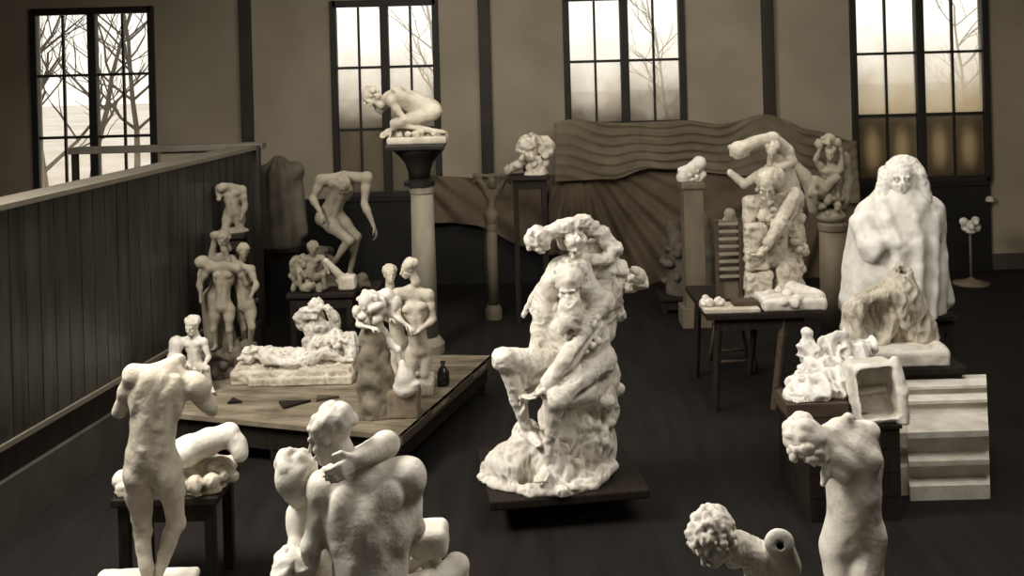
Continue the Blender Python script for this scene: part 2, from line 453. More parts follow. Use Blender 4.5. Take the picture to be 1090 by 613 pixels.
def head(S, c, face, up, s, hair='short', beard=False, seed=1, nk=None):
    c, f = A(c), nv(face)
    u = nv(A(up) - f * np.dot(A(up), f))
    x = nv(np.cross(f, u))
    R = frame3(x, f, u)
    P = lambda a, b, d: c + (x * a + f * b + u * d) * s
    S.ell(P(0, -.012, .03), (.076 * s, .094 * s, .084 * s), R, .02 * s)            # skull
    S.ell(P(0, .03, -.045), (.056 * s, .060 * s, .068 * s), R, .02 * s)            # face
    S.cap(P(0, -.02, -.03), P(0, -.05, -.19) if nk is None else nk, .053 * s, .060 * s, .03 * s)   # neck
    S.ell(P(0, .064, -.098), (.026 * s, .024 * s, .02 * s), R, .02 * s)            # chin
    S.cap(P(-.04, .078, .018), P(.04, .078, .018), .013 * s, k=.012 * s)           # brow
    for e in (-1, 1):
        S.ell(P(.031 * e, .092, -.004), (.017 * s, .013 * s, .012 * s), R, .008 * s, True)
        S.ell(P(.031 * e, .076, -.004), .0115 * s, R, .004 * s)                    # eyeball
        S.ell(P(.043 * e, .066, -.035), (.018 * s, .014 * s, .016 * s), R, .015 * s)   # cheekbone
        S.ell(P(.076 * e, -.008, -.012), (.009 * s, .020 * s, .032 * s), R, .006 * s)  # ear
    S.cap(P(0, .090, .008), P(0, .113, -.036), .009 * s, .014 * s, .009 * s)       # nose
    S.ell(P(0, .099, -.066), (.024 * s, .009 * s, .006 * s), R, .005 * s)
    S.ell(P(0, .097, -.079), (.021 * s, .009 * s, .006 * s), R, .005 * s)
    S.cap(P(-.02, .107, -.0725), P(.02, .107, -.0725), .003 * s, k=.003 * s, sub=True)
    if hair == 'short':
        S.ell(P(0, -.018, .04), (.082 * s, .098 * s, .082 * s), R, .01 * s)
        S.lumps(P(0, -.025, .04), (.078 * s, .094 * s, .080 * s), 40, .018 * s, R, .008 * s, seed, f * -.6 + u)
    elif hair == 'bun':
        S.ell(P(0, -.03, .035), (.086 * s, .096 * s, .084 * s), R, .01 * s)
        S.ell(P(0, -.125, .0), (.045 * s, .04 * s, .045 * s), R, .02 * s)
    elif hair == 'cap':
        S.ell(P(0, -.025, .035), (.086 * s, .098 * s, .086 * s), R, .012 * s)
        S.lumps(P(0, -.03, .035), (.083 * s, .096 * s, .084 * s), 60, .020 * s, R, .018 * s, seed, f * -.5 + u * 1.1)
    elif hair == 'curly':
        S.ell(P(0, -.02, .035), (.09 * s, .1 * s, .092 * s), R, .02 * s)
        S.lumps(P(0, -.02, .035), (.092 * s, .104 * s, .094 * s), 130, .017 * s, R, .010 * s, seed, f * -.6 + u)
    elif hair == 'long':
        S.ell(P(0, -.03, .035), (.088 * s, .1 * s, .088 * s), R, .012 * s)
        S.lumps(P(0, -.06, -.02), (.1 * s, .07 * s, .12 * s), 50, .026 * s, R, .01 * s, seed, -f)
    if beard:
        S.ell(P(0, .06, -.14), (.06 * s, .05 * s, .09 * s), R, .02 * s)
        S.lumps(P(0, .06, -.14), (.055 * s, .05 * s, .09 * s), 40, .02 * s, R, .008 * s, seed + 5)

def body(S, j, s=1.0, female=False, hands=True, fem=0.0, hcurl=.5, muscle=1.0):
    j = {k: A(v) for k, v in j.items()}
    pv, nk = j['pv'], j['nk']
    up = nv(nk - pv); rt = nv(j['shR'] - j['shL']); fw = nv(np.cross(up, rt)); rt = nv(np.cross(fw, up))
    R = frame3(rt, fw, up)
    g = .9 if female else 1.0
    L = np.linalg.norm(nk - pv)
    ch = j.get('ch', pv + (nk - pv) * .70)
    k = .05 * s
    S.ell(ch, (.158 * s * g, .118 * s * g, .17 * s), R, k)
    if 'wa' in j: S.chain([pv, j['wa'], ch], [.125 * s, .108 * s * g, .118 * s * g], k)
    else: S.cap(pv, ch, .126 * s * g, .118 * s * g, k)
    hr = nv(j['hpR'] - j['hpL']) if 'hpR' in j and 'hpL' in j else rt
    S.ell(pv, (.165 * s, .118 * s, .115 * s), frame3(hr, np.cross(up, hr), up), k)
    S.cap(j['shL'], j['shR'], .062 * s * g, k=k)
    for q in ('L', 'R'):
        e = 1 if q == 'R' else -1
        sh = j['sh' + q]
        S.cap(nk, sh, .055 * s * g, .058 * s * g, k)
        S.ell(sh, (.062 * s * g, .062 * s * g, .066 * s * g), R, k)
        if female:
            S.ell(ch + (rt * .078 * e + fw * .098 + up * .012) * s, (.050 * s, .044 * s, .050 * s), R, .035 * s)
        else:
            S.ell(ch + (rt * .082 * e + fw * .085 + up * .055) * s, (.082 * s, .045 * s, .062 * s), R, .02 * s)
        S.ell(ch + (rt * .088 * e - fw * .085 + up * .07) * s, (.06 * s, .042 * s, .085 * s), R, .02 * s)   # shoulder blade
        S.ell(ch + (rt * .13 * e - fw * .03 - up * .03) * s, (.045 * s * muscle, .07 * s, .12 * s), R, .03 * s)
        if 'el' + q in j:
            el = j['el' + q]
            S.cap(sh, el, .058 * s * g, .043 * s * g, k * .7)
            S.ell(sh + (el - sh) * .42 + fw * .01 * s, .049 * s * g, R, k)
            if 'wr' + q in j:
                wr = j['wr' + q]
                S.cap(el, wr, .045 * s * g, .028 * s * g, k * .5)
                S.ell(el + (wr - el) * .25, .047 * s * g, R, k * .7)
                if hands:
                    hd = j.get('hd' + q, wr + nv(wr - el) * .1)
                    hand(S, wr, hd - wr, j.get('th' + q, fw), s * 1.05, hcurl)
        if 'hp' + q in j:
            hp = j['hp' + q]
            S.ell(hp - fw * .05 * s - up * .03 * s, (.086 * s, .088 * s, .098 * s), R, .05 * s)
            if 'kn' + q in j:
                kn = j['kn' + q]
                S.cap(hp, kn, .092 * s, .057 * s, k)
                S.ell(hp + (kn - hp) * .35, .089 * s, R, k)
                S.ell(kn, .058 * s, R, .02 * s)
                if 'an' + q in j:
                    an = j['an' + q]
                    sd = nv(an - kn); td = nv(kn - hp)
                    back = nv(sd * np.dot(td, sd) - td) if abs(np.dot(td, sd)) < .99 else -fw
                    if abs(np.dot(td, sd)) > .9: back = -fw
                    S.cap(kn, an, .05 * s, .034 * s, .02 * s)
                    S.cap(kn + sd * .07 * s + back * .018 * s, kn + sd * .2 * s + back * .016 * s, .046 * s, .04 * s, .025 * s)
                    if 'to' + q in j:
                        to = j['to' + q]; td2 = nv(to - an)
                        hl = an - td2 * .03 * s + np.array((0, 0, -.03 * s))
                        S.cap(an, to, .036 * s, .022 * s, .02 * s)
                        S.ell(hl, .036 * s, R, .02 * s)
                        sx = nv(np.cross(td2, (0, 0, 1)))
                        for i in range(5):
                            b = to + sx * (.03 - .015 * i) * s
                            S.cap(b - td2 * .05 * s, b + td2 * (.035 - .005 * i) * s, .013 * s, .010 * s, .008 * s)
    if not female:
        for e in (-1, 1):
            S.cap(ch + (rt * .045 * e - fw * .095 - up * .06) * s, pv + (rt * .05 * e - fw * .10 + up * .09) * s, .035 * s, .04 * s, .04 * s)
            S.cap(ch + (rt * .04 * e + fw * .095 - up * .08) * s, pv + (rt * .035 * e + fw * .10) * s, .035 * s, .035 * s, .04 * s)
    S.chain([nk - fw * .135 * s - up * .03 * s, ch - fw * .150 * s, pv - fw * .165 * s + up * .08 * s], [.014 * s, .02 * s, .02 * s], .045 * s, True)
    return R
# ================================================================== the setting
YB = 18.7
def X(px, py, Y): return W(px, py, Y).x
bm = bmesh.new(); add_box(bm, (-10, -3, -.1), (10.2, YB + .3, 0))
tag(obj('floor', bm, M['floor']), None, None, kind='structure')
bm = bmesh.new(); add_box(bm, (-10, -3, 6.6), (10.2, YB + .3, 6.7))
tag(obj('ceiling', bm, M['ceiling']), None, None, kind='structure')
for nm, lo, hi in (('wall_left', (-10.2, -3, 0), (-10, YB + .3, 6.6)), ('wall_right', (10.2, -3, 0), (10.4, YB + .3, 6.6)),
                   ('wall_front', (-10, -3.2, 0), (10.2, -3, 6.6))):
    tag(obj(nm, box(lo, hi), M['wall']), None, None, kind='structure')
# window openings in the back wall: centre, width
ZT, ZS = 5.12, 1.62
WIN = [(-7.58, 2.16, 'glass_clear'), (-2.30, 1.88, 'glass_dusty'), (2.03, 2.12, 'glass_dusty'), (7.36, 2.42, 'glass_right')]
bm = bmesh.new()
x = -10.0
for c, w, _ in WIN:
    add_box(bm, (x, YB, 0), (c - w / 2, YB + .3, 6.6))
    add_box(bm, (c - w / 2, YB, 0), (c + w / 2, YB + .3, ZS))
    add_box(bm, (c - w / 2, YB, ZT), (c + w / 2, YB + .3, 6.6))
    x = c + w / 2
add_box(bm, (x, YB, 0), (10.2, YB + .3, 6.6))
tag(obj('wall_back', bm, M['wall']), None, None, kind='structure')
ROWS = (2.83, 3.95)
for i, (c, w, gm) in enumerate(WIN):
    x0, x1 = c - w / 2, c + w / 2
    r = thing('window_%d' % (i + 1), None, None, (c, YB, ZS), kind='structure')
    bm = bmesh.new()
    fw = .075
    for lo, hi in (((x0 - .04, YB - .06, ZS - .02), (x0 + fw, YB + .1, ZT + .05)), ((x1 - fw, YB - .06, ZS - .02), (x1 + .04, YB + .1, ZT + .05)),
                   ((x0, YB - .06, ZT - fw), (x1, YB + .1, ZT + .05)), ((x0, YB - .06, ZS - .02), (x1, YB + .1, ZS + .08))):
        add_box(bm, lo, hi, bev=.012)
    obj('frame', bm, M['frame'], r)
    obj('mullion', box((c - .075, YB - .08, ZS + .05), (c + .075, YB + .09, ZT - .05), bev=.015), M['frame'], r)
    for e in (-1, 1):
        xm = c + e * (.075 + (w / 2 - fw - .075) / 2)
        obj('glazing_bar', box((xm - .02, YB - .01, ZS + .06), (xm + .02, YB + .05, ZT - .08)), M['frame'], r)
        for z in ROWS:
            a, b = sorted((c + e * .065, c + e * (w / 2 - fw + .01)))
            obj('glazing_bar', box((a, YB - .012, z - .024), (b, YB + .048, z + .024)), M['frame'], r)
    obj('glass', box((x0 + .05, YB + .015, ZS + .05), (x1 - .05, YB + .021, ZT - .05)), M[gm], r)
# dark iron posts against the back wall
for i, (px, py) in enumerate(((263, 80), (517, 90), (817, 60))):
    x = X(px, py, YB)
    bm = box((x - .105, YB - .12, 0), (x + .105, YB + .0, 6.6), bev=.02)
    tag(obj('trim_%d' % (i + 1), bm, M['post']), None, None, kind='structure')
# faint pale pilaster edges either side of the posts, and the dark lower wall
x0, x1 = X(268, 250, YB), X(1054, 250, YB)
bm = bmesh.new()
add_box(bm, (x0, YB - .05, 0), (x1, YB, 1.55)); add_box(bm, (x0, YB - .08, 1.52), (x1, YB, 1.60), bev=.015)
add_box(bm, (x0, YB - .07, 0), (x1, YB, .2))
tag(obj('trim_4', bm, M['lower_wall']), None, None, kind='structure')
bm = box((x1, YB - .05, 0), (10.2, YB, .28))
tag(obj('baseboard_back', bm, M['skirting']), None, None, kind='structure')

# ------------------------------------------------------------------ outside
bm = bmesh.new()
add_box(bm, (-70, YB + .35, -1.0), (70, 120, -.9))
tag(obj('ground_outside', bm, M['ground']), None, None, kind='structure')

def tree(px, Y, h, label, seed, r0=.16, lean=0.0, dens=5, group='bare trees outside the windows'):
    g = random.Random(seed)
    base = Vector((X(px, 100, Y), Y, -.9))
    t = thing('bare_tree', label, 'tree', base, group)
    tb, bb = bmesh.new(), bmesh.new()
    p = base.copy(); d = Vector((lean, 0, 1)).normalized(); r = r0
    tips = []
    n = 9
    for i in range(n):
        q = p + d * h / n
        add_tube(tb, p, q, r, r * .88, 8, i in (0, n - 1))
        p = q; r *= .88
        d = (d + Vector((g.uniform(-.12, .12), g.uniform(-.12, .12), 0))).normalized()
        if i >= 2:
            for _ in range(2): tips.append((p.copy(), r * .62, d.copy()))
    def branch(p, d, r, l, lev):
        for s_ in range(3):
            q = p + d * l / 3
            add_tube(bb, p, q, r, r * .85, 5, False)
            p = q; r *= .85
            d = (d + Vector((g.uniform(-.25, .25), g.uniform(-.25, .25), g.uniform(-.05, .25)))).normalized()
            if lev < 3 and g.random() < .95:
                dd = (d + Vector((g.uniform(-.9, .9), g.uniform(-.9, .9), g.uniform(-.2, .7)))).normalized()
                branch(p, dd, r * .65, l * .68, lev + 1)
    for q, rr, dd in tips:
        a = g.uniform(0, 2 * PI)
        branch(q, (Vector((math.cos(a), math.sin(a), .55)) + dd * .3).normalized(), rr, h * .22, 1)
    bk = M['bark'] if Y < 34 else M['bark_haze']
    obj('trunk', tb, bk, t, True); obj('crown', bb, bk, t, True)

tree(51, 24.5, 7.5, 'slim bare tree outside the far left window, by its left edge', 3, .13, -.02)
tree(92, 28.5, 8.5, 'forked bare tree outside the far left window, by the middle mullion', 5, .12, .03)
tree(140, 33, 8.6, 'bare tree with slanting boughs outside the far left window, by its right edge', 9, .13, .08)
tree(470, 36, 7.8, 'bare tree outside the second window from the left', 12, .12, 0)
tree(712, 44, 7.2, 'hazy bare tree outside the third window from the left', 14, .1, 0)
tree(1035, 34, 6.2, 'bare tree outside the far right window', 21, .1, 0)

# lace panels behind the lowest panes of the right window
c, w, _ = WIN[3]
for i, nm in enumerate(('first from the left', 'second from the left', 'third from the left', 'at the right end')):
    hw = (w / 2 - .15) / 2
    xa = (c - w / 2 + .075 + hw * (i % 2)) if i < 2 else (c + .075 + hw * (i % 2))
    bm = bmesh.new()
    n = 24
    g_ = [[bm.verts.new((xa + .005 + (hw - .01) * a / n, YB + .09 + .018 * math.sin(a * 1.7), 1.64 + 1.19 * b)) for b in (0, .5, 1)] for a in range(n + 1)]
    for a in range(n):
        for b in (0, 1): bm.faces.new((g_[a][b], g_[a + 1][b], g_[a + 1][b + 1], g_[a][b + 1]))
    tag(obj('lace_curtain', bm, M['lace'], None, True, (xa + hw / 2, YB + .09, 1.72)),
        'patterned lace curtain in the right window, ' + nm, 'curtain', 'lace curtains in the right window')

# ------------------------------------------------------------------ drapes along the back wall
def drape(name, label, Q, fold, m, n=(110, 70), Y=YB - .30):
    """cloth hung between four edges; Q(u, v) -> photo-frame point on the wall plane, fold -> depth towards the room"""
    bm = bmesh.new()
    gr = [[None] * (n[1] + 1) for _ in range(n[0] + 1)]
    for a in range(n[0] + 1):
        for b in range(n[1] + 1):
            u, v = a / n[0], b / n[1]
            px, py = Q(u, v)
            p = W(px, py, Y); p.y = Y - fold(u, v, px, py)
            gr[a][b] = bm.verts.new(p)
    for a in range(n[0]):
        for b in range(n[1]):
            bm.faces.new((gr[a][b], gr[a + 1][b], gr[a + 1][b + 1], gr[a][b + 1]))
    o = obj(name, bm, m, None, True, W(*Q(.5, 0), Y))
    sd = o.modifiers.new('thick', 'SOLIDIFY'); sd.thickness = .015
    return tag(o, label, 'drape')

def lerp(pts, x):
    for (a, p), (b, q) in zip(pts, pts[1:]):
        if x <= b:
            t = (x - a) / (b - a); t = t * t * (3 - 2 * t); return p + (q - p) * t
    return pts[-1][1]

def upQ(u, v):
    px = 590 + 322 * u
    top = lerp(((590, 131), (606, 127), (665, 131), (728, 128), (765, 132), (815, 122), (860, 138), (912, 150)), px)
    bot = lerp(((590, 192), (650, 190), (690, 178), (800, 186), (912, 215)), px)
    return px, top + (bot - top) * v
def upF(u, v, px, py):
    c = (u - .36) / .36 if u < .72 else (u - .86) / .14
    w = 1 - min(1, c * c)                    # swags hang between the fixing points
    a = v * 2.9 - .75 * w + .08 * math.sin(u * 31)
    s = math.sin(2 * PI * a)
    f = .055 * (1 - abs(s)) ** 1.4 * (.35 + .65 * w)
    return .05 + f + .05 * math.sin(u * 17 + v * 3) + .10 * v
drape('hanging_drape', 'olive brown drape swagged along the wall below the third window', upQ, upF, M['drape_light'])

def loQ(u, v):
    px = 584 + 330 * u
    top = lerp(((584, 186), (650, 186), (690, 174), (800, 182), (914, 205)), px)
    bot = lerp(((584, 268), (620, 280), (700, 305), (800, 320), (914, 320)), px)
    return px, top + (bot - top) * v
def loF(u, v, px, py):
    a1 = math.atan2(py - 150, px - 612)
    a2 = math.atan2(py - 150, 905 - px)
    w = min(1, max(0, (px - 690) / 120))
    s = (1 - w) * math.sin(a1 * 36) + w * math.sin(a2 * 28)
    return .02 + .20 * (.5 + .5 * s) * min(1, .25 + v) + .05 * math.sin(px * .11 + py * .05) * v
drape('hanging_drape', 'brown drape hanging in fanned folds behind the tall pedestal column', loQ, loF, M['drape'], Y=YB - .24)

def leQ(u, v):
    px = 452 + 126 * u
    top = lerp(((452, 186), (520, 190), (560, 185), (578, 182)), px)
    bot = lerp(((452, 236), (500, 238), (560, 262), (578, 266)), px)
    return px, top + (bot - top) * v
def leF(u, v, px, py):
    a = math.atan2(py - 140, px - 400)
    return .02 + .07 * (.5 + .5 * math.sin(a * 34)) + .04 * math.sin(u * 15 - v * 5)
drape('hanging_drape', 'short brown drape along the wall left of the third window', leQ, leF, M['drape'], Y=YB - .26)

# ------------------------------------------------------------------ the long wooden partition on the left
PA, PB = Vector((-4.72, 9.0, 0)), Vector((-3.70, 14.7, 0))
PN = PA + (PA - PB).normalized() * 6.0
PT = 2.93
d = (PB - PN).normalized(); nrm = Vector((d.y, -d.x, 0))    # towards the room
if nrm.x < 0: nrm = -nrm
def slab(bm, a, b, off0, off1, z0, z1):
    v = []
    for z in (z0, z1):
        for p, o in ((a, off0), (b, off0), (b, off1), (a, off1)):
            v.append(bm.verts.new(p + nrm * o + Vector((0, 0, z))))
    for f in ((0, 1, 2, 3), (4, 5, 6, 7), (0, 1, 5, 4), (1, 2, 6, 5), (2, 3, 7, 6), (3, 0, 4, 7)):
        bm.faces.new([v[i] for i in f])
t = thing('wooden_partition', 'long dark boarded partition with a pale top ledge along the left side', 'partition', PB)
bm = bmesh.new()
ln = (PB - PN).length; k = int(ln / .22)
for i in range(k):
    a, b = PN + d * (ln * i / k), PN + d * (ln * (i + 1) / k - .012)
    slab(bm, a, b, -.05, 0.0, .78, PT - .04)
obj('board_panel', bm, M['partition'], t)
bm = bmesh.new(); slab(bm, PN, PB + d * .05, -.34, .05, PT - .05, PT); obj('top_ledge', bm, M['cap'], t)
bm = bmesh.new(); slab(bm, PN, PB, -.05, .03, .735, .785); obj('rail', bm, M['cap'], t)
bm = bmesh.new(); slab(bm, PN, PB, -.05, 0.0, .47, .735); obj('lower_panel', bm, M['dark_wood'], t)
bm = bmesh.new(); slab(bm, PN, PB, -.05, .06, 0, .47); obj('skirting', bm, M['skirting'], t)
obj('end_post', box((PB.x - .07, PB.y - .05, 0), (PB.x + .07, PB.y + .09, PT), bev=.01), M['post'], t)
x0, x1 = X(74, 155, 14.85), PB.x + .09
t = thing('wooden_partition', 'low cross partition with a pale ledge in front of the far left window', 'partition', (x0, 14.85, 0))
obj('board_panel', box((x0 + 1.3, 14.86, 0), (x1 - .06, 14.92, PT - .04)), M['wall'], t)
obj('top_ledge', box((x0, 14.78, PT - .06), (x1, 15.05, PT + .03), bev=.012), M['cap'], t)
obj('end_post', box((x0 + .02, 14.84, 0), (x0 + .10, 14.94, PT - .05), bev=.01), M['post'], t)
# ================================================================== furniture and plinths
def stand(name, label, cat, px0, px1, pym, y0, y1, z, m=None, shelf=False, group=None):
    """open trestle stand: top, four legs, rails"""
    m = m or M['dark_wood']
    ym = (y0 + y1) / 2
    x0, x1 = X(px0, pym, ym), X(px1, pym, ym)
    t = thing(name, label, cat, ((x0 + x1) / 2, ym, 0), group)
    obj('tabletop', box((x0, y0, z - .06), (x1, y1, z), bev=.012), m, t)
    lw = .04
    for a in (x0 + .08, x1 - .08):
        for b in (y0 + .08, y1 - .08):
            obj('leg', box((a - lw, b - lw, 0), (a + lw, b + lw, z - .06), bev=.008), m, t)
    bm = bmesh.new()
    obj('rail', box((x0 + .1, y0 + .05, z - .2), (x1 - .1, y0 + .08, z - .06)), m, t)
    obj('rail', box((x0 + .1, y1 - .08, z - .2), (x1 - .1, y1 - .05, z - .06)), m, t)
    if shelf:
        obj('shelf', box((x0 + .05, y0 + .05, .28), (x1 - .05, y1 - .05, .32)), m, t)
    return t

# low platform
ZP = 0.45
Cf, Cr = on(427, 464, ZP), on(525, 378, ZP)
e1 = (Cr - Cf); LP = e1.length; e1.normalize(); e2 = Vector((-e1.y, e1.x, 0))
t = thing('low_platform', 'low broad boarded platform carrying small statues', 'platform', (Cf + e1 * LP / 2 + e2 * 1.5) * 1.0)
t.location.z = 0
WP = 2.95
def quad_slab(bm, a, b, c, d, z0, z1):
    v = [bm.verts.new((p.x, p.y, z)) for z in (z0, z1) for p in (a, b, c, d)]
    for f in ((0, 1, 2, 3), (4, 5, 6, 7), (0, 1, 5, 4), (1, 2, 6, 5), (2, 3, 7, 6), (3, 0, 4, 7)):
        bm.faces.new([v[i] for i in f])
bm = bmesh.new(); n = 11
g_ = random.Random(4)
for i in range(n):
    a, b = LP * i / n, LP * (i + 1) / n - .014
    h0, h1 = -.02 * g_.random(), -.02 * g_.random()
    kq = (LP - .55) / LP
    quad_slab(bm, Cf + e1 * a + e2 * h0, Cf + e1 * b + e2 * h0, Cf + e1 * b * kq + e2 * (WP + h1), Cf + e1 * a * kq + e2 * (WP + h1), ZP - .05, ZP)
obj('top_boards', bm, M['plank'], t)
bm = bmesh.new()
quad_slab(bm, Cf - e2 * .015, Cf + e1 * LP - e2 * .015, Cf + e1 * LP + e2 * .03, Cf + e2 * .03, ZP - .09, ZP)
obj('edge_strip', bm, M['plank_edge'], t)
bm = bmesh.new(); i0 = .06
quad_slab(bm, Cf + (e1 + e2) * i0, Cr - e1 * i0 + e2 * i0, Cr - e1 * (i0 + .55) + e2 * (WP - i0), Cf + e1 * i0 + e2 * (WP - i0), ZP - .3, ZP - .05)
obj('frame', bm, M['dark_wood'], t)
for a, b in ((.12, .12), (LP - .12, .12), (LP - .70, WP - .12), (.12, WP - .12), (.12, WP / 2), (LP - .42, WP / 2)):
    p = Cf + e1 * a + e2 * b
    obj('leg', box((p.x - .05, p.y - .05, 0), (p.x + .05, p.y + .05, ZP - .3)), M['dark_wood'], t)

# turntable of the middle group
ZC = 0.30
cx, cy = W(585, 500, 9.5).x, 9.62
x1 = X(690, 470, 9.7)
t = thing('low_turntable', 'low dark square turntable under the large seated group', 'turntable', (cx + .15, cy, 0))
obj('tabletop', box((cx - .62, cy - .62, ZC - .08), (cx + .80, cy + .62, ZC), rz=.12, bev=.015), M['dark_wood'], t)
obj('base', lathe((cx + .1, cy), [(.5, 0), (.5, .06), (.3, .1), (.3, ZC - .08)]), M['dark_wood'], t)

# work table of the second seated group
ZT2 = 1.13
YT0, YT1 = 11.75, 13.2
xa, xb = X(752, 330, YT0), X(876, 335, YT0)
t = thing('trestle_table', 'tall dark trestle table carrying the second seated group', 'table', ((xa + xb) / 2, 12.45, 0))
obj('tabletop', box((xa, YT0, ZT2 - .07), (xb, YT1, ZT2), bev=.012), M['dark_wood'], t)
for x_, sx in ((xa + .15, -.06), (xb - .42, -.14)):
    for y_ in (YT0 + .1, YT1 - .1):
        bm = bmesh.new(); add_tube(bm, (x_ + sx, y_, .0), (x_, y_, ZT2 - .07), .045, .045, 8)
        obj('leg', bm, M['brown_wood'] if (sx < -.1 and y_ < 12) else M['dark_wood'], t)
obj('rail', box((xa + .1, YT0 + .06, ZT2 - .2), (xb - .2, YT0 + .1, ZT2 - .07)), M['dark_wood'], t)
obj('rail', box((xa + .1, YT1 - .1, ZT2 - .2), (xb - .2, YT1 - .06, ZT2 - .07)), M['dark_wood'], t)

# stool beneath the table
p = W(780, 388, 13.5)
t = thing('wooden_stool', 'dark wooden stool under the trestle table', 'stool', (p.x, 13.5, 0))
obj('seat', lathe((p.x, 13.5), [(.24, .56), (.26, .57), (.26, .6), (.24, .61)]), M['brown_wood'], t, True)
for a in (-1, 1):
    for b in (-1, 1):
        bm = bmesh.new(); add_tube(bm, (p.x + a * .25, 13.5 + b * .25, 0), (p.x + a * .17, 13.5 + b * .17, .57), .026, .024, 8)
        obj('leg', bm, M['brown_wood'], t, True)
for b in (-1, 1):
    bm = bmesh.new(); add_tube(bm, (p.x - .235, 13.5 + b * .235, .13), (p.x + .235, 13.5 + b * .235, .13), .018, .018, 8)
    obj('stretcher', bm, M['brown_wood'], t, True)

# stone columns
def column(label, px, py_top, Y, r, m, square=False, cap=True, group=None, name='pedestal_column', taper=.92):
    c = W(px, py_top, Y); z = c.z
    xf = W(px, py_top, Y).x
    t = thing(name, label, 'column', (xf, Y, 0), group)
    if square:
        obj('base', box((xf - r * 1.45, Y - r * 1.45, 0), (xf + r * 1.45, Y + r * 1.45, r * 2.0), bev=.02), m, t)
        obj('shaft', box((xf - r, Y - r, r * 2.0), (xf + r, Y + r, z - .1), bev=.015), m, t)
        obj('capital', box((xf - r * 1.2, Y - r * 1.2, z - .1), (xf + r * 1.2, Y + r * 1.2, z), bev=.025), m, t)
    else:
        obj('base', lathe((xf, Y), [(r * 1.5, 0), (r * 1.5, .12), (r * 1.35, .16), (r * 1.1, .22)]), m, t, False)
        obj('shaft', lathe((xf, Y), [(r, .22), (r * taper, z - .12)]), m, t, True)
        obj('capital', lathe((xf, Y), [(r * taper, z - .12), (r * 1.0, z - .10), (r * 1.02, z - .03), (r * .96, z)]), m, t, False)
    return xf, z

cxa, cza = column('tall pale column under the dark flared pedestal', 449, 197, 14.5, .175, M['column'])
z0, z1 = cza, W(444, 152, 14.5).z
t = thing('flared_pedestal', 'dark flared vase-shaped pedestal on top of the tall pale column', 'pedestal', (cxa, 14.5, z0))
obj('foot', lathe((cxa - .03, 14.5), [(.22, z0), (.22, z0 + .06), (.15, z0 + .10)]), M['bronze'], t)
obj('bowl', lathe((cxa - .03, 14.5), [(.15, z0 + .09), (.16, z0 + .2), (.20, z0 + .32), (.28, z0 + .42), (.36, z0 + .49), (.36, z1 - .06)]), M['bronze'], t, True)
obj('top', box((cxa - .46, 14.1, z1 - .07), (cxa + .34, 14.9, z1), bev=.015), M['bronze'], t)

xs, zs = column('slim column with scrolled capital before the short brown drape', 523, 238, 16.2, .09, M['column_dim'], cap=True, name='slim_column')
# scrolled capital piece on the slim column
C_ = Clay(.03)
b = W(523, 238, 16.2)
Jc = lambda px, py, dy=0: W(px, py, 16.2 + dy)
C_.zmin = zs
C_.cap(Jc(523, 240), Jc(523, 205), .09, .06).ell(Jc(523, 230), (.12, .1, .12))
C_.chain([Jc(523, 215), Jc(514, 198), Jc(508, 188), Jc(504, 194)], [.05, .05, .045, .03]).chain([Jc(523, 215), Jc(532, 200), Jc(538, 189), Jc(543, 194)], [.05, .05, .045, .03])
C_.cap(Jc(506, 187), Jc(540, 187), .035, .035).ell(Jc(523, 195), (.08, .07, .1))
t = thing('carved_capital', 'scrolled leafy capital fragment on the slim column', 'capital', (b.x, 16.2, zs))
C_.build('carving', M['column_dim'], t, .016, .012, 14)

column('square pale column with a block base left of the second seated group', 736, 193, 15.5, .15, M['column_dim'], True, name='square_column')
column('thick plain column behind the right end of the trestle table', 886, 236, 13.75, .19, M['column_dim'], name='plain_column')

# stands in the shadow
stand('sculpture_stand', 'dark stand under the stooping nude figure by the second window', 'stand', 322, 405, 308, 13.9, 14.55, W(360, 306, 14.15).z - .004, group=None)
stand('sculpture_stand', 'dark stand under the small group and the pale block', 'stand', 308, 380, 310, 13.35, 13.8, W(340, 309, 13.55).z)
stand('sculpture_stand', 'tall dark stand under the dim torso at the far end of the partition', 'stand', 236, 264, 245, 13.25, 13.7, W(247, 247, 13.45).z)
stand('sculpture_stand', 'dark stand under the dim draped figure behind the partition end', 'stand', 275, 322, 262, 15.7, 16.3, W(298, 262, 16).z)
stand('sculpture_stand', 'tall dark stand under the bust before the drape', 'stand', 543, 584, 186, 15.75, 16.25, W(563, 186, 16).z)
stand('sculpture_stand', 'dark stand under the dim lumpy group behind the square column', 'stand', 700, 752, 325, 16.1, 16.7, W(728, 312, 16.4).z)
stand('sculpture_stand', 'dark stand under the huge cloaked figure', 'stand', 905, 1004, 330, 11.75, 12.6, W(955, 332, 12.0).z)
stand('sculpture_stand', 'dark stand under the headless robe study', 'stand', 925, 1012, 392, 10.15, 10.95, W(965, 393, 10.15).z)
stand('sculpture_stand', 'dark stand under the reclining fragment on its slab', 'stand', 134, 244, 528, 7.95, 8.6, W(190, 528, 8.0).z)

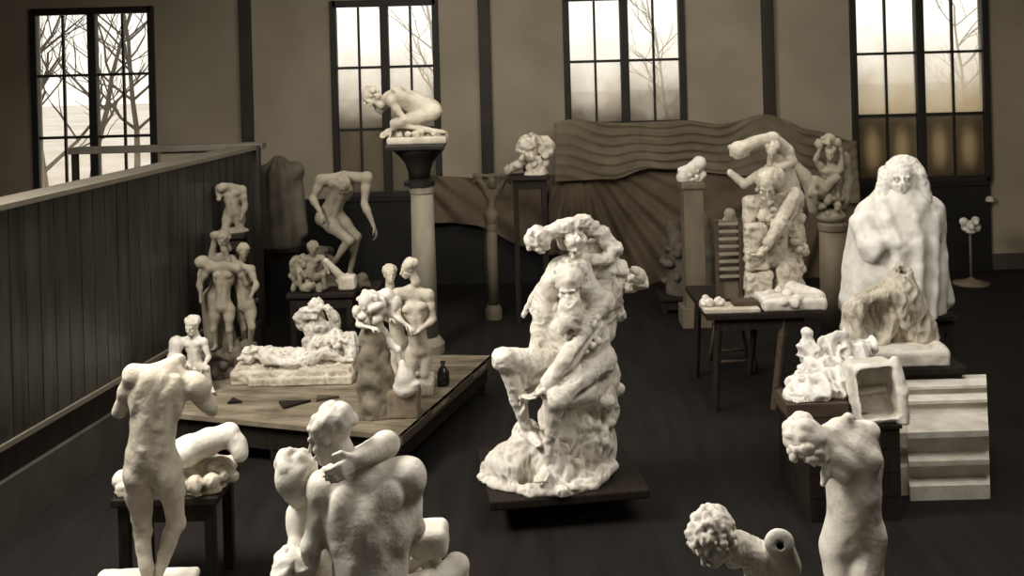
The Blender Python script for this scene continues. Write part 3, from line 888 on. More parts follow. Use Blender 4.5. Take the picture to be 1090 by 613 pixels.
# dark crate and brown board carrying the plaster fragments
zk = W(925, 454, 9.0).z
zc = zk + .13
xa, xb = X(850, 430, 9.25), X(985, 430, 9.25)
t = thing('wooden_crate', 'dark wooden crate under the crumpled fragments and the hollow mould', 'crate', ((xa + xb) / 2, 9.6, 0))
bm = bmesh.new()
for q in range(4):
    add_box(bm, (xa + .02, 9.02, zk * q / 4 + .004), (xb - .32, 9.05, zk * (q + 1) / 4 - (.004 if q < 3 else .032)))
obj('front_boards', bm, M['dark_wood'], t)
obj('body', box((xa + .03, 9.04, 0), (xb - .32, 10.08, zk - .032)), M['dark_wood'], t)
obj('lid', box((xa, 9.01, zk - .03), (xb - .30, 10.1, zk)), M['dark_wood'], t)
xq = X(903, 430, 9.25); xa = X(837, 430, 9.25)
t = thing('brown_board', 'thick reddish brown board under the crumpled drapery fragment', 'board', ((xa + xq) / 2, 9.6, zk))
obj('board', box((xa, 9.24, zk + .002), (xq, 9.66, zc - .004), bev=.008), M['brown_wood'], t)

# stepped plaster cornice block on the floor at the right
xr = X(1050, 470, 9.45); xl = X(943, 470, 9.45)
zz = lambda y, Y: W(1000, y, Y).z
y0 = 9.40
pts = [(y0 + .9, 0), (y0, 0), (y0, .13), (y0 + .16, .14), (y0 + .16, .28), (y0 + .03, .30), (y0 + .03, .345), (y0 + .20, .36), (y0 + .20, .52), (y0 + .06, .545), (y0 + .06, .60),
       (y0 + .48, .61), (y0 + .52, .70), (y0 + .46, .715), (y0 + .46, .745), (y0 + .62, .755), (y0 + .64, .80), (y0 + .58, .815), (y0 + .58, .84), (y0 + .9, .84)]
t = thing('cornice_block', 'large stepped white plaster cornice block on the floor at the right', 'plaster block', ((xl + xr) / 2, 9.9, 0))
bm = prism(pts, X(965, 470, 9.45), xr)
for v in bm.verts:                              # mitred right end
    if v.co.x > xr - .01: v.co.x += (v.co.y - y0) * .44
    else: v.co.x += (v.co.y - y0) * .30
obj('moulding', bm, M['plaster'], t)
pts2 = [(y0 + .86, 0), (y0 + .12, 0), (y0 + .12, .26), (y0 + .16, .28), (y0 + .16, .42), (y0 + .10, .44), (y0 + .10, .58), (y0 + .34, .62), (y0 + .56, .74), (y0 + .86, .76)]
bm = prism(pts2, xl + .02, X(965, 470, 9.45))
for v in bm.verts: v.co.x += (v.co.y - y0) * .30
obj('return_end', bm, M['plaster_warm'], t)

# dark bottle on the platform
p = on(472, 410, ZP)
ZB_ = ZP; ZP = ZP + .004
t = thing('glass_bottle', 'dark bottle standing near the right edge of the low platform', 'bottle', (p.x, p.y, ZP))
obj('body', lathe((p.x, p.y), [(.065, ZP), (.07, ZP + .02), (.07, ZP + .14), (.05, ZP + .18), (.024, ZP + .21), (.022, ZP + .26)]), M['bottle'], t, True)
obj('neck_ring', lathe((p.x, p.y), [(.022, ZP + .245), (.03, ZP + .25), (.03, ZP + .265), (.02, ZP + .27)]), M['bottle'], t, True)

ZP = ZB_
# offcuts lying on the boards
for px, py, a_, w_, m_, lb in ((310, 431, .5, .15, 'dark_wood', 'dark triangular offcut lying on the front of the low platform'),
                               (250, 428, 1.9, .09, 'dark_wood', 'small dark offcut lying near the left front of the low platform'),
                               (345, 425, .2, .11, 'plank_edge', 'brown offcut lying on the platform left of the wrapped block')):
    p = on(px, py, ZP)
    bm = bmesh.new()
    c3 = [(p.x + w_ * math.cos(a_ + q) * sx, p.y + w_ * math.sin(a_ + q)) for q, sx in ((0, 1.5), (2.2, 1.1), (3.9, 1.1))]
    lo_ = [bm.verts.new((x_, y_, ZP + .003)) for x_, y_ in c3]; hi_ = [bm.verts.new((x_, y_, ZP + .028)) for x_, y_ in c3]
    bm.faces.new(lo_[::-1]); bm.faces.new(hi_)
    for q in range(3): bm.faces.new((lo_[q], lo_[(q + 1) % 3], hi_[(q + 1) % 3], hi_[q]))
    tag(obj('wood_offcut', bm, M[m_], None, False, (p.x, p.y, ZP)), lb, 'offcut')

# slender lamp stand at the far right
p = W(1034, 300, 17.6)
zt = W(1031, 240, 17.6).z
t = thing('lamp_stand', 'slender stand with a pale knobbed top near the right window', 'lamp', (p.x, 17.6, 0))
obj('base', lathe((p.x, 17.6), [(.3, 0), (.3, .03), (.1, .07), (.03, .12)]), M['column_dim'], t, True)
obj('pole', lathe((p.x, 17.6), [(.022, .1), (.018, zt)]), M['column_dim'], t, True)
C_ = Clay(.02); C_.ell((p.x, 17.6, zt), .09); C_.lumps((p.x, 17.6, zt + .02), .12, 14, .05, seed=3)
C_.build('lamp_head', M['plaster'], t, .014)
p = W(1049, 214, YB)
t = thing('wall_bracket', 'small pale bracket on the wall beside the right window', 'bracket', (p.x, YB, p.z))
obj('plate', box((p.x - .1, YB - .04, p.z - .12), (p.x + .1, YB, p.z + .08), bev=.02), M['skirting'], t)
C_ = Clay(.02); C_.ell((p.x + .04, YB - .09, p.z + .03), .075).cap((p.x - .06, YB - .03, p.z - .06), (p.x + .03, YB - .1, p.z), .03)
C_.build('knob', M['plaster_warm'], t, .012)
# ================================================================== statues, nearest first
def J_(Y0): return lambda px, py, dy=0.0: W(px, py, Y0 + dy)
def rock(C, pts, seed=1, size=.07, n=26):
    for i, (p, r) in enumerate(pts):
        C.ell(p, r, None, .06)
        C.lumps(p, r, n, size, None, .02, seed + i)

# ---- embracing couple seen from behind
J = J_(6.0)
zb = .55
t = thing('couple_statue', 'white plaster statue of a seated nude couple embracing, seen from behind', 'statue', (J(390, 640).x, 6.1, 0))
C = Clay()
m = {'pv': J(396, 648, 0), 'nk': J(380, 500, .03), 'ch': J(392, 552, -.01), 'shL': J(347, 520, .02), 'shR': J(430, 508, .02),
     'elL': J(331, 582, -.03), 'wrL': J(329, 628, .16), 'hdL': J(332, 650, .35), 'elR': J(440, 562, .12), 'wrR': J(428, 600, .36), 'hdR': J(424, 596, .5),
     'hpL': J(372, 655, .06), 'hpR': J(424, 650, .06), 'knR': J(486, 603, .36), 'anR': J(497, 690, .40), 'toR': J(500, 700, .6),
     'knL': J(345, 628, .55), 'anL': J(345, 715, .6), 'toL': J(342, 725, .78)}
body(C, m, 1.27)
C.ell(J(391, 548, .03), (.285, .15, .26), None, .08).cap(J(345, 522, .02), J(432, 512, .03), .10, .10, .06)
head(C, J(350, 463, .02), (-.92, .10, -.36), (-.25, .1, .95), 1.28, 'cap')
C.ell(J(437, 505, .0), (.075, .07, .07), None, .05)
# muscles of the back
for a, b, c, r in ((366, 535, -.10, (.07, .045, .09)), (416, 530, -.10, (.075, .05, .09)), (372, 560, -.1, (.06, .03, .05)), (412, 565, -.1, (.055, .03, .06)),
                   (380, 590, -.08, (.035, .03, .13)), (402, 592, -.08, (.035, .03, .13)), (392, 518, -.06, (.07, .035, .05))):
    C.ell(J(a, b, c), r, None, .03)
C.chain([J(392, 560, .02), J(394, 600, .04), J(396, 660, .05)], [.2, .2, .24], .08)
C.build('male_figure', M['plaster'], t, .0085, .016, 7)
C = Clay()
m = {'pv': J(345, 655, .50), 'nk': J(334, 540, .32), 'shL': J(320, 548, .22), 'shR': J(352, 514, .34), 'ch': J(340, 585, .42),
     'elR': J(413, 473, .10), 'wrR': J(380, 489, -.13), 'hdR': J(366, 499, -.19), 'thR': (-.2, 0, 1), 'elL': J(316, 580, .10), 'wrL': J(311, 604, .0), 'hdL': J(306, 616, -.05),
     'hpL': J(345, 660, .5), 'hpR': J(365, 650, .5), 'knR': J(459, 577, .42), 'anR': J(465, 665, .52), 'knL': J(440, 600, .62), 'anL': J(445, 690, .68)}
body(C, m, 1.15, True, hcurl=.35)
C.cap(J(352, 508, .30), J(408, 474, .10), .078, .072)
C.cap(J(413, 473, .10), J(384, 486, -.10), .074, .058)
C.box(J(457, 573, .36), (.115, .12, .09), None, .05, .03)
head(C, J(315, 510, .12), (.55, .55, -.6), (.2, .3, .9), 1.22, 'cap', nk=J(334, 540, .30))
C.ell(J(315, 509, .08), (.118, .122, .122), None, .03)
C.build('female_figure', M['plaster'], t, .0095, .008, 8, seed=3)
C = Clay()
C.zmin = zb
rock(C, [(J(395, 700, .18), (.42, .42, .30)), (J(330, 690, .45), (.32, .3, .3)), (J(450, 720, .5), (.35, .3, .25))], 4, .09)
for q in ((312, 590, .05), (303, 600, .0), (325, 604, 0), (300, 612, -.05)): C.ell(J(*q), (.065, .06, .06), None, .02)
C.cap(J(310, 600, .05), J(318, 690, .25), .09, .2)
C.build('rock_base', M['plaster'], t, .014, .02, 9, ridged(.03, 8))
xk = J(395, 650).x
obj('plinth', box((xk - .75, 5.55, 0), (xk + .7, 7.0, zb + .03), bev=.02), M['dark_wood'], t)

# ---- standing headless nude, back view
J = J_(7.3)
zf = W(120, 611, 7.5).z
t = thing('standing_statue', 'white plaster standing headless nude seen from behind at the left', 'statue', (J(160, 600).x, 7.3, 0))
C = Clay()
m = {'pv': J(162, 487, 0), 'wa': J(163, 450, .0), 'ch': J(170, 418, .02), 'nk': J(180, 394, .06), 'shL': J(143, 400, -.03), 'shR': J(203, 409, .06),
     'elL': J(127, 438, .03), 'elR': J(226, 436, .20), 'hpL': J(148, 500, .0), 'hpR': J(178, 498, .02), 'knL': J(152, 566, .06), 'anL': J(158, 621, -.02), 'toL': J(146, 632, .16),
     'knR': J(188, 556, .10), 'anR': J(166, 618, .02), 'toR': J(172, 629, .2)}
body(C, m, 1.08, hands=False)
C.chain([J(168, 418, .03), J(163, 452, .02), J(161, 480, .02)], [.15, .135, .15], .07)
C.cap(J(180, 394, .06), J(190, 384, .14), .062, .055)
C.ell(J(208, 412, .06), (.11, .09, .085), None, .04)
C.cap(J(208, 412, .08), J(222, 430, .15), .075, .062)
C.build('figure', M['plaster_warm'], t, .0085, .014, 8)
xa, xb = X(90, 610, 7.3), X(200, 610, 7.3)
C = Clay(); C.box(((xa + xb) / 2, 7.3, zf / 2 + .2), ((xb - xa) / 2, .3, zf / 2 - .2), None, .03)
C.build('base_slab', M['plaster'], t, .014, .012, 8)
obj('plinth', box((xa + .05, 7.05, 0), (xb - .05, 7.55, .42), bev=.02), M['dark_wood'], t)

# ---- reclining fragment on a slab
J = J_(8.2)
z0 = W(190, 528, 8.0).z
t = thing('reclining_fragment', 'white plaster reclining torso fragment on a rough slab behind the headless nude', 'statue', (J(190, 520).x, 8.25, z0))
C = Clay(); 
C.chain([J(172, 490), J(200, 480, -.05), J(222, 470, -.05), J(243, 462, 0), J(252, 472, -.02), J(256, 484, -.06)], [.10, .115, .10, .085, .07, .055], .03)
C.ell(J(238, 464, .02), (.11, .1, .075)).ell(J(256, 480, -.05), (.055, .06, .065)).ell(J(196, 484, -.06), (.1, .08, .08))
C.cap(J(205, 478, .08), J(240, 500, .12), .09, .05)
C.build('figure', M['plaster'], t, .0095, .008, 9)
C = Clay(.05); C.zmin = z0
C.box(J(190, 512, .08), (.40, .28, .10), None, .04)
C.cap(J(160, 505), J(236, 498, .05), .10, .09); C.cap(J(134, 520), J(248, 506), .035, .05)
C.lumps(J(200, 508, .0), (.36, .25, .1), 40, .05, seed=8)
C.build('slab', M['plaster_warm'], t, .012, .02, 9, ridged(.02, 9))
C = Clay(); C.ell(J(130, 511, -.02), (.075, .075, .08)).ell(J(136, 520), (.06, .06, .05), None, .03)
C.build('ball_fragment', M['plaster'], t, .010, .006, 9)

# ---- curly headed fragment with a hollow stump, bottom right
J = J_(5.6)
t = thing('bust_fragment', 'white curly-headed plaster fragment with a hollow arm stump at the bottom', 'statue', (J(800, 610).x, 5.7, 0))
C = Clay()
head(C, J(758, 573, 0), (-.62, -.55, -.56), (-.35, -.1, .95), 1.12, 'curly', seed=6)
C.lumps(J(757, 569, 0), (.125, .115, .11), 150, .017, None, .008, 12)
C.chain([J(768, 578, .05), J(788, 582, .1), J(806, 592, .12)], [.09, .072, .075], .03)
C.chain([J(806, 592, .12), J(835, 640, .15), J(830, 700, .2)], [.08, .14, .16], .05)
C.cap(J(806, 592, .12), J(826, 690, .15), .075, .15)
C.build('figure', M['plaster'], t, .0085, .010, 9, ridged(.008, 16))
C = Clay(.02)
C.cap(J(830, 579, -.05), J(836, 602, .12), .068, .085, .03)
C.ell(J(829.5, 578, -.075), (.08, .035, .078), None, .012)
C.cap(J(829.5, 578, -.25), J(831, 582, .0), .024, .02, .006, True)
C.build('arm_stump', M['plaster'], t, .007, .005, 9)
C = Clay(.05); C.zmin = .55; rock(C, [(J(808, 730, .08), (.28, .26, .3))], 7)
C.build('rock_base', M['plaster_warm'], t, .014, .015, 8)
x_ = J(810, 730).x
obj('plinth', box((x_ - .3, 5.4, 0), (x_ + .3, 5.95, .57), bev=.02), M['dark_wood'], t)

# ---- armless female torso with the head bent to one side, right
J = J_(6.3)
t = thing('female_torso', 'white armless female nude with her head bent to one side at lower right', 'statue', (J(905, 600).x, 6.3, 0))
C = Clay()
m = {'pv': J(909, 565, .02), 'wa': J(910, 530, .0), 'ch': J(908, 488, 0), 'nk': J(893, 455, .02), 'shR': J(880, 466, .0), 'shL': J(921, 462, .03),
     'hpR': J(893, 583, 0), 'hpL': J(925, 580, .02), 'knR': J(897, 665, -.06), 'knL': J(917, 660, -.10), 'anR': J(900, 730, .1), 'anL': J(915, 728, .06),
     'toR': J(900, 745, -.1), 'toL': J(918, 745, -.12)}
body(C, m, 1.06, True, hands=False)
C.chain([J(906, 480, .02), J(909, 525, .02), J(909, 560, .02)], [.13, .145, .15], .07).cap(J(925, 570, -.03), J(917, 625, -.10), .10, .085)
C.ell(J(907, 462, .02), (.12, .07, .06), None, .04)
C.cap(J(901, 458, .02), J(903, 445, .0), .05, .035).ell(J(924, 459, .02), (.05, .05, .045), None, .03)
C.cap(J(884, 464, .02), J(868, 468, -.04), .06, .055)
head(C, J(861, 470, -.08), (-.25, -.75, -.62), (-.85, -.1, .5), 1.12, 'cap', seed=3)
C.ell(J(860, 463, -.06), (.115, .11, .085), None, .03)
C.lumps(J(857, 480, -.12), (.09, .07, .06), 30, .022, None, .008, 5)
C.cap(J(888, 500, -.09), J(896, 506, -.12), .05, .045)      # raised breast and the stump of the arm
C.chain([J(884, 490, -.08), J(879, 505, -.1), J(876, 515, -.12)], [.04, .034, .02], .01)
C.ell(J(908, 556, -.07), (.1, .07, .12), None, .05)
C.cap(J(903, 585, -.16), J(902, 625, -.16), .012, .02, .04, True).ell(J(893, 487, -.10), (.05, .045, .05), None, .04).ell(J(926, 458, .02), (.06, .055, .05), None, .03).cap(J(897, 575, -.15), J(912, 588, -.16), .008, .008, .03, True)
C.build('figure', M['plaster'], t, .0085, .012, 7)
C = Clay(.05); C.zmin = .5; b = J(907, 745, 0); rock(C, [((b.x, 6.3, .5), (.3, .28, .16))], 3)
C.build('base_rock', M['plaster_warm'], t, .014, .012, 8)
obj('plinth', box((b.x - .32, 6.0, 0), (b.x + .32, 6.62, .52), bev=.02), M['dark_wood'], t)

# ---- the large seated group in the middle
J = J_(9.5)
t = thing('seated_group', 'large white plaster group of a seated bearded man with a figure above him, centre', 'statue', (J(590, 520).x, 9.55, ZC))
C = Clay()
m = {'pv': J(614, 412, .10), 'ch': J(612, 352, .03), 'nk': J(612, 322, .04), 'shR': J(580, 333, .0), 'shL': J(641, 322, .02),
     'elR': J(568, 378, .0), 'wrR': J(553, 412, -.24), 'hdR': J(563, 438, -.28), 'elL': J(612, 376, -.25), 'wrL': J(580, 410, -.38), 'hdL': J(570, 420, -.40),
     'hpR': J(592, 416, .05), 'hpL': J(636, 410, .05), 'knR': J(537, 385, -.34), 'anR': J(563, 462, -.20), 'toR': J(573, 472, -.36),
     'knL': J(590, 426, -.42), 'anL': J(582, 498, -.34), 'toL': J(576, 510, -.50)}
body(C, m, 1.42)
C.ell(J(612, 362, .06), (.33, .24, .36), None, .08)
C.ell(J(534, 382, -.34), (.10, .1, .09), None, .04).cap(J(537, 382, -.34), J(590, 388, -.05), .10, .13)
C.chain([J(641, 320, -.02), J(628, 345, -.14), J(606, 378, -.27), J(582, 408, -.38)], [.085, .088, .08, .06], .02)   # bright slanting arm
C.lumps(J(622, 352, -.17), (.14, .06, .2), 24, .028, None, .012, 3)
C.cap(J(592, 424, -.42), J(642, 382, .0), .095, .13)
head(C, J(606, 303, -.17), (-.18, -.88, -.44), (-.1, -.5, .85), 1.45, 'long', True, seed=4)
C.ell(J(606, 288, .05), (.21, .19, .15), None, .03).chain([J(588, 300), J(578, 325), J(574, 345)], [.1, .09, .07], .04).chain([J(624, 300), J(632, 315), J(636, 330)], [.1, .09, .07], .04).lumps(J(606, 292, -.04), (.16, .15, .13), 70, .030, None, .01, 9, np.array((0, .3, 1.)))
C.chain([J(588, 296, -.05), J(577, 312, -.02), J(566, 330, .02)], [.06, .05, .03], .02).chain([J(580, 300, 0), J(566, 318, .05), J(557, 336, .08)], [.04, .035, .02], .02)
C.cap(J(572, 400, -.12), J(580, 440, -.12), .07, .06, .03, True)
for a, b in ((600, 338), (607, 346), (598, 352), (612, 340), (604, 358)): C.chain([J(606, 322, -.22), J(a, b, -.24)], [.07, .035], .012)
C.ell(J(608, 334, -.25), (.11, .09, .19), None, .03)
C.chain([J(642, 340, -.12), J(620, 374, -.30), J(598, 404, -.42)], [.025, .03, .02], .025, True).chain([J(622, 326, -.20), J(606, 356, -.30), J(586, 388, -.36)], [.02, .022, .02], .025, True)
C.chain([J(645, 398, -.1), J(612, 424, -.36)], [.03, .03], .03, True).cap(J(604, 440, -.36), J(598, 495, -.36), .02, .025, .02, True)
C.build('male_figure', M['plaster'], t, .0105, .016, 8, ridged(.010, 11))
C = Clay(.05); C.zmin = ZC
rock(C, [(J(565, 492, .05), (.42, .36, .17)), (J(600, 500, .0), (.42, .40, .14)), (J(632, 470, .12), (.20, .32, .32)), (J(640, 418, .16), (.15, .24, .2)),
         (J(608, 450, .22), (.3, .3, .42)), (J(540, 508, -.02), (.26, .26, .06)), (J(618, 410, .30), (.24, .18, .4))], 4, .055)
C.chain([J(508, 510, .0), J(528, 518, -.25), J(565, 523, -.45), J(600, 524, -.48), J(632, 514, -.35), J(652, 496, -.1)], [.035, .05, .05, .05, .05, .05], .05)
C.cap(J(520, 512, .02), J(645, 510, .05), .06, .06).cap(J(560, 460, -.08), J(548, 496, -.2), .12, .16).cap(J(580, 475, -.2), J(590, 510, -.3), .14, .14)
C.cap(J(652, 392, .15), J(648, 440, .1), .07, .09)
C.build('rock_base', M['plaster'], t, .012, .022, 7, ridged(.026, 8, (1.2, 1.2, .6)))
C = Clay()
m = {'pv': J(655, 298, .30), 'ch': J(632, 280, .22), 'nk': J(622, 266, .16), 'shR': J(602, 258, .12), 'shL': J(640, 262, .24),
     'elR': J(592, 245, -.02), 'wrR': J(574, 256, -.06), 'hdR': J(566, 252, -.1), 'hpR': J(650, 306, .26), 'hpL': J(664, 300, .36), 'knR': J(660, 335, .3), 'knL': J(684, 300, .35)}
body(C, m, .98, True)
head(C, J(612, 262, .02), (-.3, -.8, -.5), (-.2, -.3, .9), 1.0, 'curly', seed=2)
C.ell(J(572, 254, -.06), (.125, .1, .115), None, .03).lumps(J(572, 256, -.06), (.1, .08, .11), 26, .03, None, .01, 2)
C.chain([J(580, 250, -.04), J(600, 241, 0), J(622, 237, .08)], [.065, .07, .075], .02)
C.chain([J(620, 237, .08), J(640, 249, .12), J(653, 265, .14), J(645, 276, .1), J(618, 276, .04)], [.075, .07, .075, .06, .05], .02)
C.ell(J(677, 294, .3), (.085, .08, .1), None, .03).lumps(J(665, 296, .26), (.16, .1, .1), 26, .035, None, .012, 6)
C.cap(J(640, 285, .3), J(634, 345, .34), .18, .2)
C.build('upper_figure', M['plaster'], t, .0105, .018, 9, ridged(.016, 12), seed=5)
# ================================================================== statues further back
# ---- crouching woman on the flared pedestal
J = J_(14.5); zt = z1
t = thing('crouching_statue', 'pale plaster crouching nude folded over on the dark flared pedestal', 'statue', (cxa, 14.5, zt))
C = Clay()
m = {'pv': J(457, 117, .0), 'ch': J(428, 104, 0), 'nk': J(412, 104, 0), 'shL': J(416, 107, -.17), 'shR': J(417, 104, .17),
     'elL': J(430, 127, -.2), 'wrL': J(416, 138, -.14), 'elR': J(405, 118, .16), 'wrR': J(396, 108, .05),
     'hpL': J(459, 121, -.1), 'hpR': J(459, 119, .1), 'knL': J(420, 131, -.14), 'anL': J(464, 140, -.13), 'toL': J(474, 141, -.13),
     'knR': J(424, 134, .14), 'anR': J(458, 142, .12), 'toR': J(466, 143, .12)}
body(C, m, 1.08, True)
C.chain([J(457, 117), J(440, 109), J(420, 105)], [.15, .15, .13], .06).cap(J(460, 120, -.06), J(424, 131, -.14), .10, .075, .03).cap(J(436, 122, .08), J(430, 134, .08), .12, .12, .05)
head(C, J(393, 103, -.02), (-.7, -.35, -.6), (-.6, 0, .6), 1.05, 'long', seed=3)
C.build('figure', M['plaster_warm'], t, .013, .006, 9)
C = Clay(.04); C.zmin = zt
a, b = J(413, 146), J(476, 142)
C.box(((a.x + b.x) / 2, 14.5, zt + .05), ((b.x - a.x) / 2, .26, .05), None, .03).lumps(J(446, 142), (.34, .2, .05), 26, .05, seed=2)
C.build('base_rock', M['plaster_warm'], t, .014, .015, 9)

# ---- stooping nude by the second window
J = J_(14.2); zt = W(360, 306, 14.15).z
t = thing('stooping_statue', 'dim plaster nude stooping with bowed head below the second window', 'statue', (J(360, 306).x, 14.1, zt))
C = Clay()
m = {'pv': J(352, 228, .12), 'ch': J(362, 200, .02), 'nk': J(366, 187, -.02), 'shR': J(342, 192, .0), 'shL': J(390, 189, .0),
     'elR': J(333, 211, -.04), 'wrR': J(341, 226, -.18), 'elL': J(388, 217, -.06), 'wrL': J(398, 241, -.12), 'hdL': J(400, 247, -.12),
     'hpR': J(343, 232, .08), 'hpL': J(359, 231, .12), 'knR': J(372, 256, -.20), 'anR': J(352, 284, .0), 'toR': J(342, 290, -.14),
     'knL': J(380, 252, .05), 'anL': J(372, 292, .16), 'toL': J(368, 300, .0)}
body(C, m, 1.08)
head(C, J(365, 199, -.2), (0, -.55, -.85), (0, -.8, .5), 1.1, 'cap')
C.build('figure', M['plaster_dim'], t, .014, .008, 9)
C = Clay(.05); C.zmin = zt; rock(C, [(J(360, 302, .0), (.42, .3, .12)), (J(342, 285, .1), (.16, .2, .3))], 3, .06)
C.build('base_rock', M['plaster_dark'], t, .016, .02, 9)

# ---- small group and pale block on the same stand
zs_ = W(340, 309, 13.55).z
J = J_(13.55)
t = thing('small_group', 'small dim plaster group of huddled figures below the stooping nude', 'statue', (J(328, 300).x, 13.55, zs_))
C = Clay(); 
m = {'pv': J(330, 292, 0), 'nk': J(334, 272, 0), 'shR': J(325, 275, 0), 'shL': J(343, 275, 0), 'elR': J(318, 286, -.05), 'wrR': J(326, 294, -.1), 'elL': J(348, 286, -.04), 'wrL': J(350, 291, -.14),
     'hpR': J(325, 296, 0), 'hpL': J(336, 296, 0), 'knR': J(318, 290, -.18), 'knL': J(344, 292, -.18), 'anR': J(320, 307, -.16), 'anL': J(346, 307, -.16)}
body(C, m, .55, hands=False); head(C, J(333, 265, -.03), (.1, -.8, -.4), (0, 0, 1), .75, 'curly')
C.ell(J(316, 284, .04), (.1, .1, .16)).lumps(J(318, 285, .02), (.1, .1, .18), 24, .04, seed=4)
C.zmin = zs_; C.lumps(J(330, 304), (.24, .14, .05), 30, .05, seed=9)
C.build('figures', M['plaster_dim'], t, .012, .01, 10)
t = thing('plaster_fragment', 'small pale plaster block with a slanting limb, right of the small huddled group', 'plaster fragment', (J(366, 304).x, 13.55, zs_))
C = Clay(.03); C.zmin = zs_; C.box(J(370, 300, -.02), (.11, .1, .09), None, .03).cap(J(347, 277, -.12), J(365, 296, -.05), .035, .055).lumps(J(368, 300), (.10, .08, .07), 20, .04, seed=5)
C.build('block', M['plaster_warm'], t, .012, .012, 10)

# ---- dim draped figure behind the partition end
J = J_(16.0); zt = W(298, 262, 16).z
t = thing('draped_statue', 'dim dark draped figure with a rounded top behind the partition end', 'statue', (J(298, 262).x, 16, zt))
C = Clay(.06); C.zmin = zt
C.cap(J(298, 255), J(297, 190), .33, .27).ell(J(297, 178), (.16, .15, .18)).cap(J(278, 200), J(278, 262), .09, .14).cap(J(316, 185), J(320, 245), .08, .13).cap(J(282, 185), J(314, 182), .14, .14)
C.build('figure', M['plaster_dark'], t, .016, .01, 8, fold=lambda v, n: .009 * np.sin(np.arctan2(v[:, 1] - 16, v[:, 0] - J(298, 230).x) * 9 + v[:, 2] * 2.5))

# ---- dim torso at the far end of the partition
J = J_(13.45); zt = W(247, 247, 13.45).z
t = thing('nude_torso', 'dim pale nude torso leaning at the far end of the partition', 'statue', (J(247, 247).x, 13.45, zt))
C = Clay(); C.zmin = zt
m = {'pv': J(249, 225, .05), 'nk': J(246, 200, 0), 'shR': J(234, 201, 0), 'shL': J(258, 202, 0), 'elL': J(261, 219, .0), 'wrL': J(256, 234, -.08), 'elR': J(233, 212, -.1),
     'hpR': J(244, 228, .05), 'hpL': J(254, 228, .05), 'knR': J(239, 244, -.08), 'knL': J(256, 246, -.03), 'anR': J(240, 262, 0), 'anL': J(257, 262, .05)}
body(C, m, .78, hands=False); C.cap(J(246, 200), J(238, 198, -.1), .05, .045); C.ell(J(236, 200, -.1), (.07, .07, .06))
C.ell(J(248, 246), (.2, .16, .05))
C.build('figure', M['plaster_dim'], t, .013, .008, 10)

# ---- standing group of figures at the back of the platform
pb = W(236, 374, 12.5)
J = J_(pb.y)
t = thing('standing_group', 'dim plaster group of standing nudes, headless one in front, on the platform by the partition', 'statue', (J(240, 372).x, pb.y, ZP))
C = Clay()
m = {'pv': J(237, 325, 0), 'nk': J(238, 282, 0), 'shR': J(223, 285, .0), 'shL': J(253, 285, .02), 'elR': J(213, 302, .03), 'wrR': J(214, 322, -.02), 'elL': J(262, 302, .1),
     'hpR': J(230, 330, 0), 'hpL': J(244, 330, 0), 'knR': J(227, 350, -.04), 'knL': J(244, 351, -.03), 'anR': J(230, 369, .02), 'anL': J(246, 371, .02), 'toR': J(227, 372, -.12), 'toL': J(246, 374, -.12)}
body(C, m, .72, hands=False)
C.ell(J(215, 279, .02), (.09, .09, .08), None, .03).cap(J(215, 279, .02), J(226, 284, .02), .06, .07)
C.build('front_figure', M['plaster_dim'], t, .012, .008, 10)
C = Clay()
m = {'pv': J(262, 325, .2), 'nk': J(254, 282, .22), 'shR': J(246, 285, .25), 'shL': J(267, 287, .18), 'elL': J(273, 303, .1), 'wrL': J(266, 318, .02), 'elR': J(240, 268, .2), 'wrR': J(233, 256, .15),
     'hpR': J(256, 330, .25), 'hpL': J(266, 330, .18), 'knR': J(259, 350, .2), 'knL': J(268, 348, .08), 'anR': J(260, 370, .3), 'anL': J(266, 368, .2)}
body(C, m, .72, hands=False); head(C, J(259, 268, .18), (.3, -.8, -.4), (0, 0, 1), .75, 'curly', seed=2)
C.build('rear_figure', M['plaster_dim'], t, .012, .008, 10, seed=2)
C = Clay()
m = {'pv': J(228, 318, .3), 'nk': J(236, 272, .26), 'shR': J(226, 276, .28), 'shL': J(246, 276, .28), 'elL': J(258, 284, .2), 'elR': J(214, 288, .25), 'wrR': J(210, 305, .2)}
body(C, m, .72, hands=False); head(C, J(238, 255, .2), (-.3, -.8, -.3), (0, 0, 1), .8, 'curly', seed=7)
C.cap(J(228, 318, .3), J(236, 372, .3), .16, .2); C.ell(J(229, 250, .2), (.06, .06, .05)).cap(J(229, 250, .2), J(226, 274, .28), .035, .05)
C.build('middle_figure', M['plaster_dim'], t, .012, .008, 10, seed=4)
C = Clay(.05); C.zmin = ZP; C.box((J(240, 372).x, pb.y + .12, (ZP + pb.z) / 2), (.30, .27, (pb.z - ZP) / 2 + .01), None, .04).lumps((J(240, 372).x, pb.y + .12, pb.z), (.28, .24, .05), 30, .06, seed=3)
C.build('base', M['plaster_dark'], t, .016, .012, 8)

# ---- dark sack
p = on(231, 402, ZP); J = J_(p.y + .05)
C = Clay(.04); C.zmin = ZP; C.ell(J(233, 391, -.03), (.15, .12, .15)).lumps(J(233, 391, -.03), (.13, .10, .13), 14, .06, seed=3)
t = thing('clay_bundle', 'dark round bundle at the feet of the standing group', 'bundle', (p.x, p.y + .05, ZP))
C.build('bundle', M['rag'], t, .014, .012, 9)
C = Clay(.01); C.chain([J(222, 382, -.12), J(233, 378, -.16), J(243, 383, -.12)], [.02, .022, .02]); C.ell(J(233, 376, -.12), (.05, .05, .04), None, .02)
C.build('knot', M['rag'], t, .010)

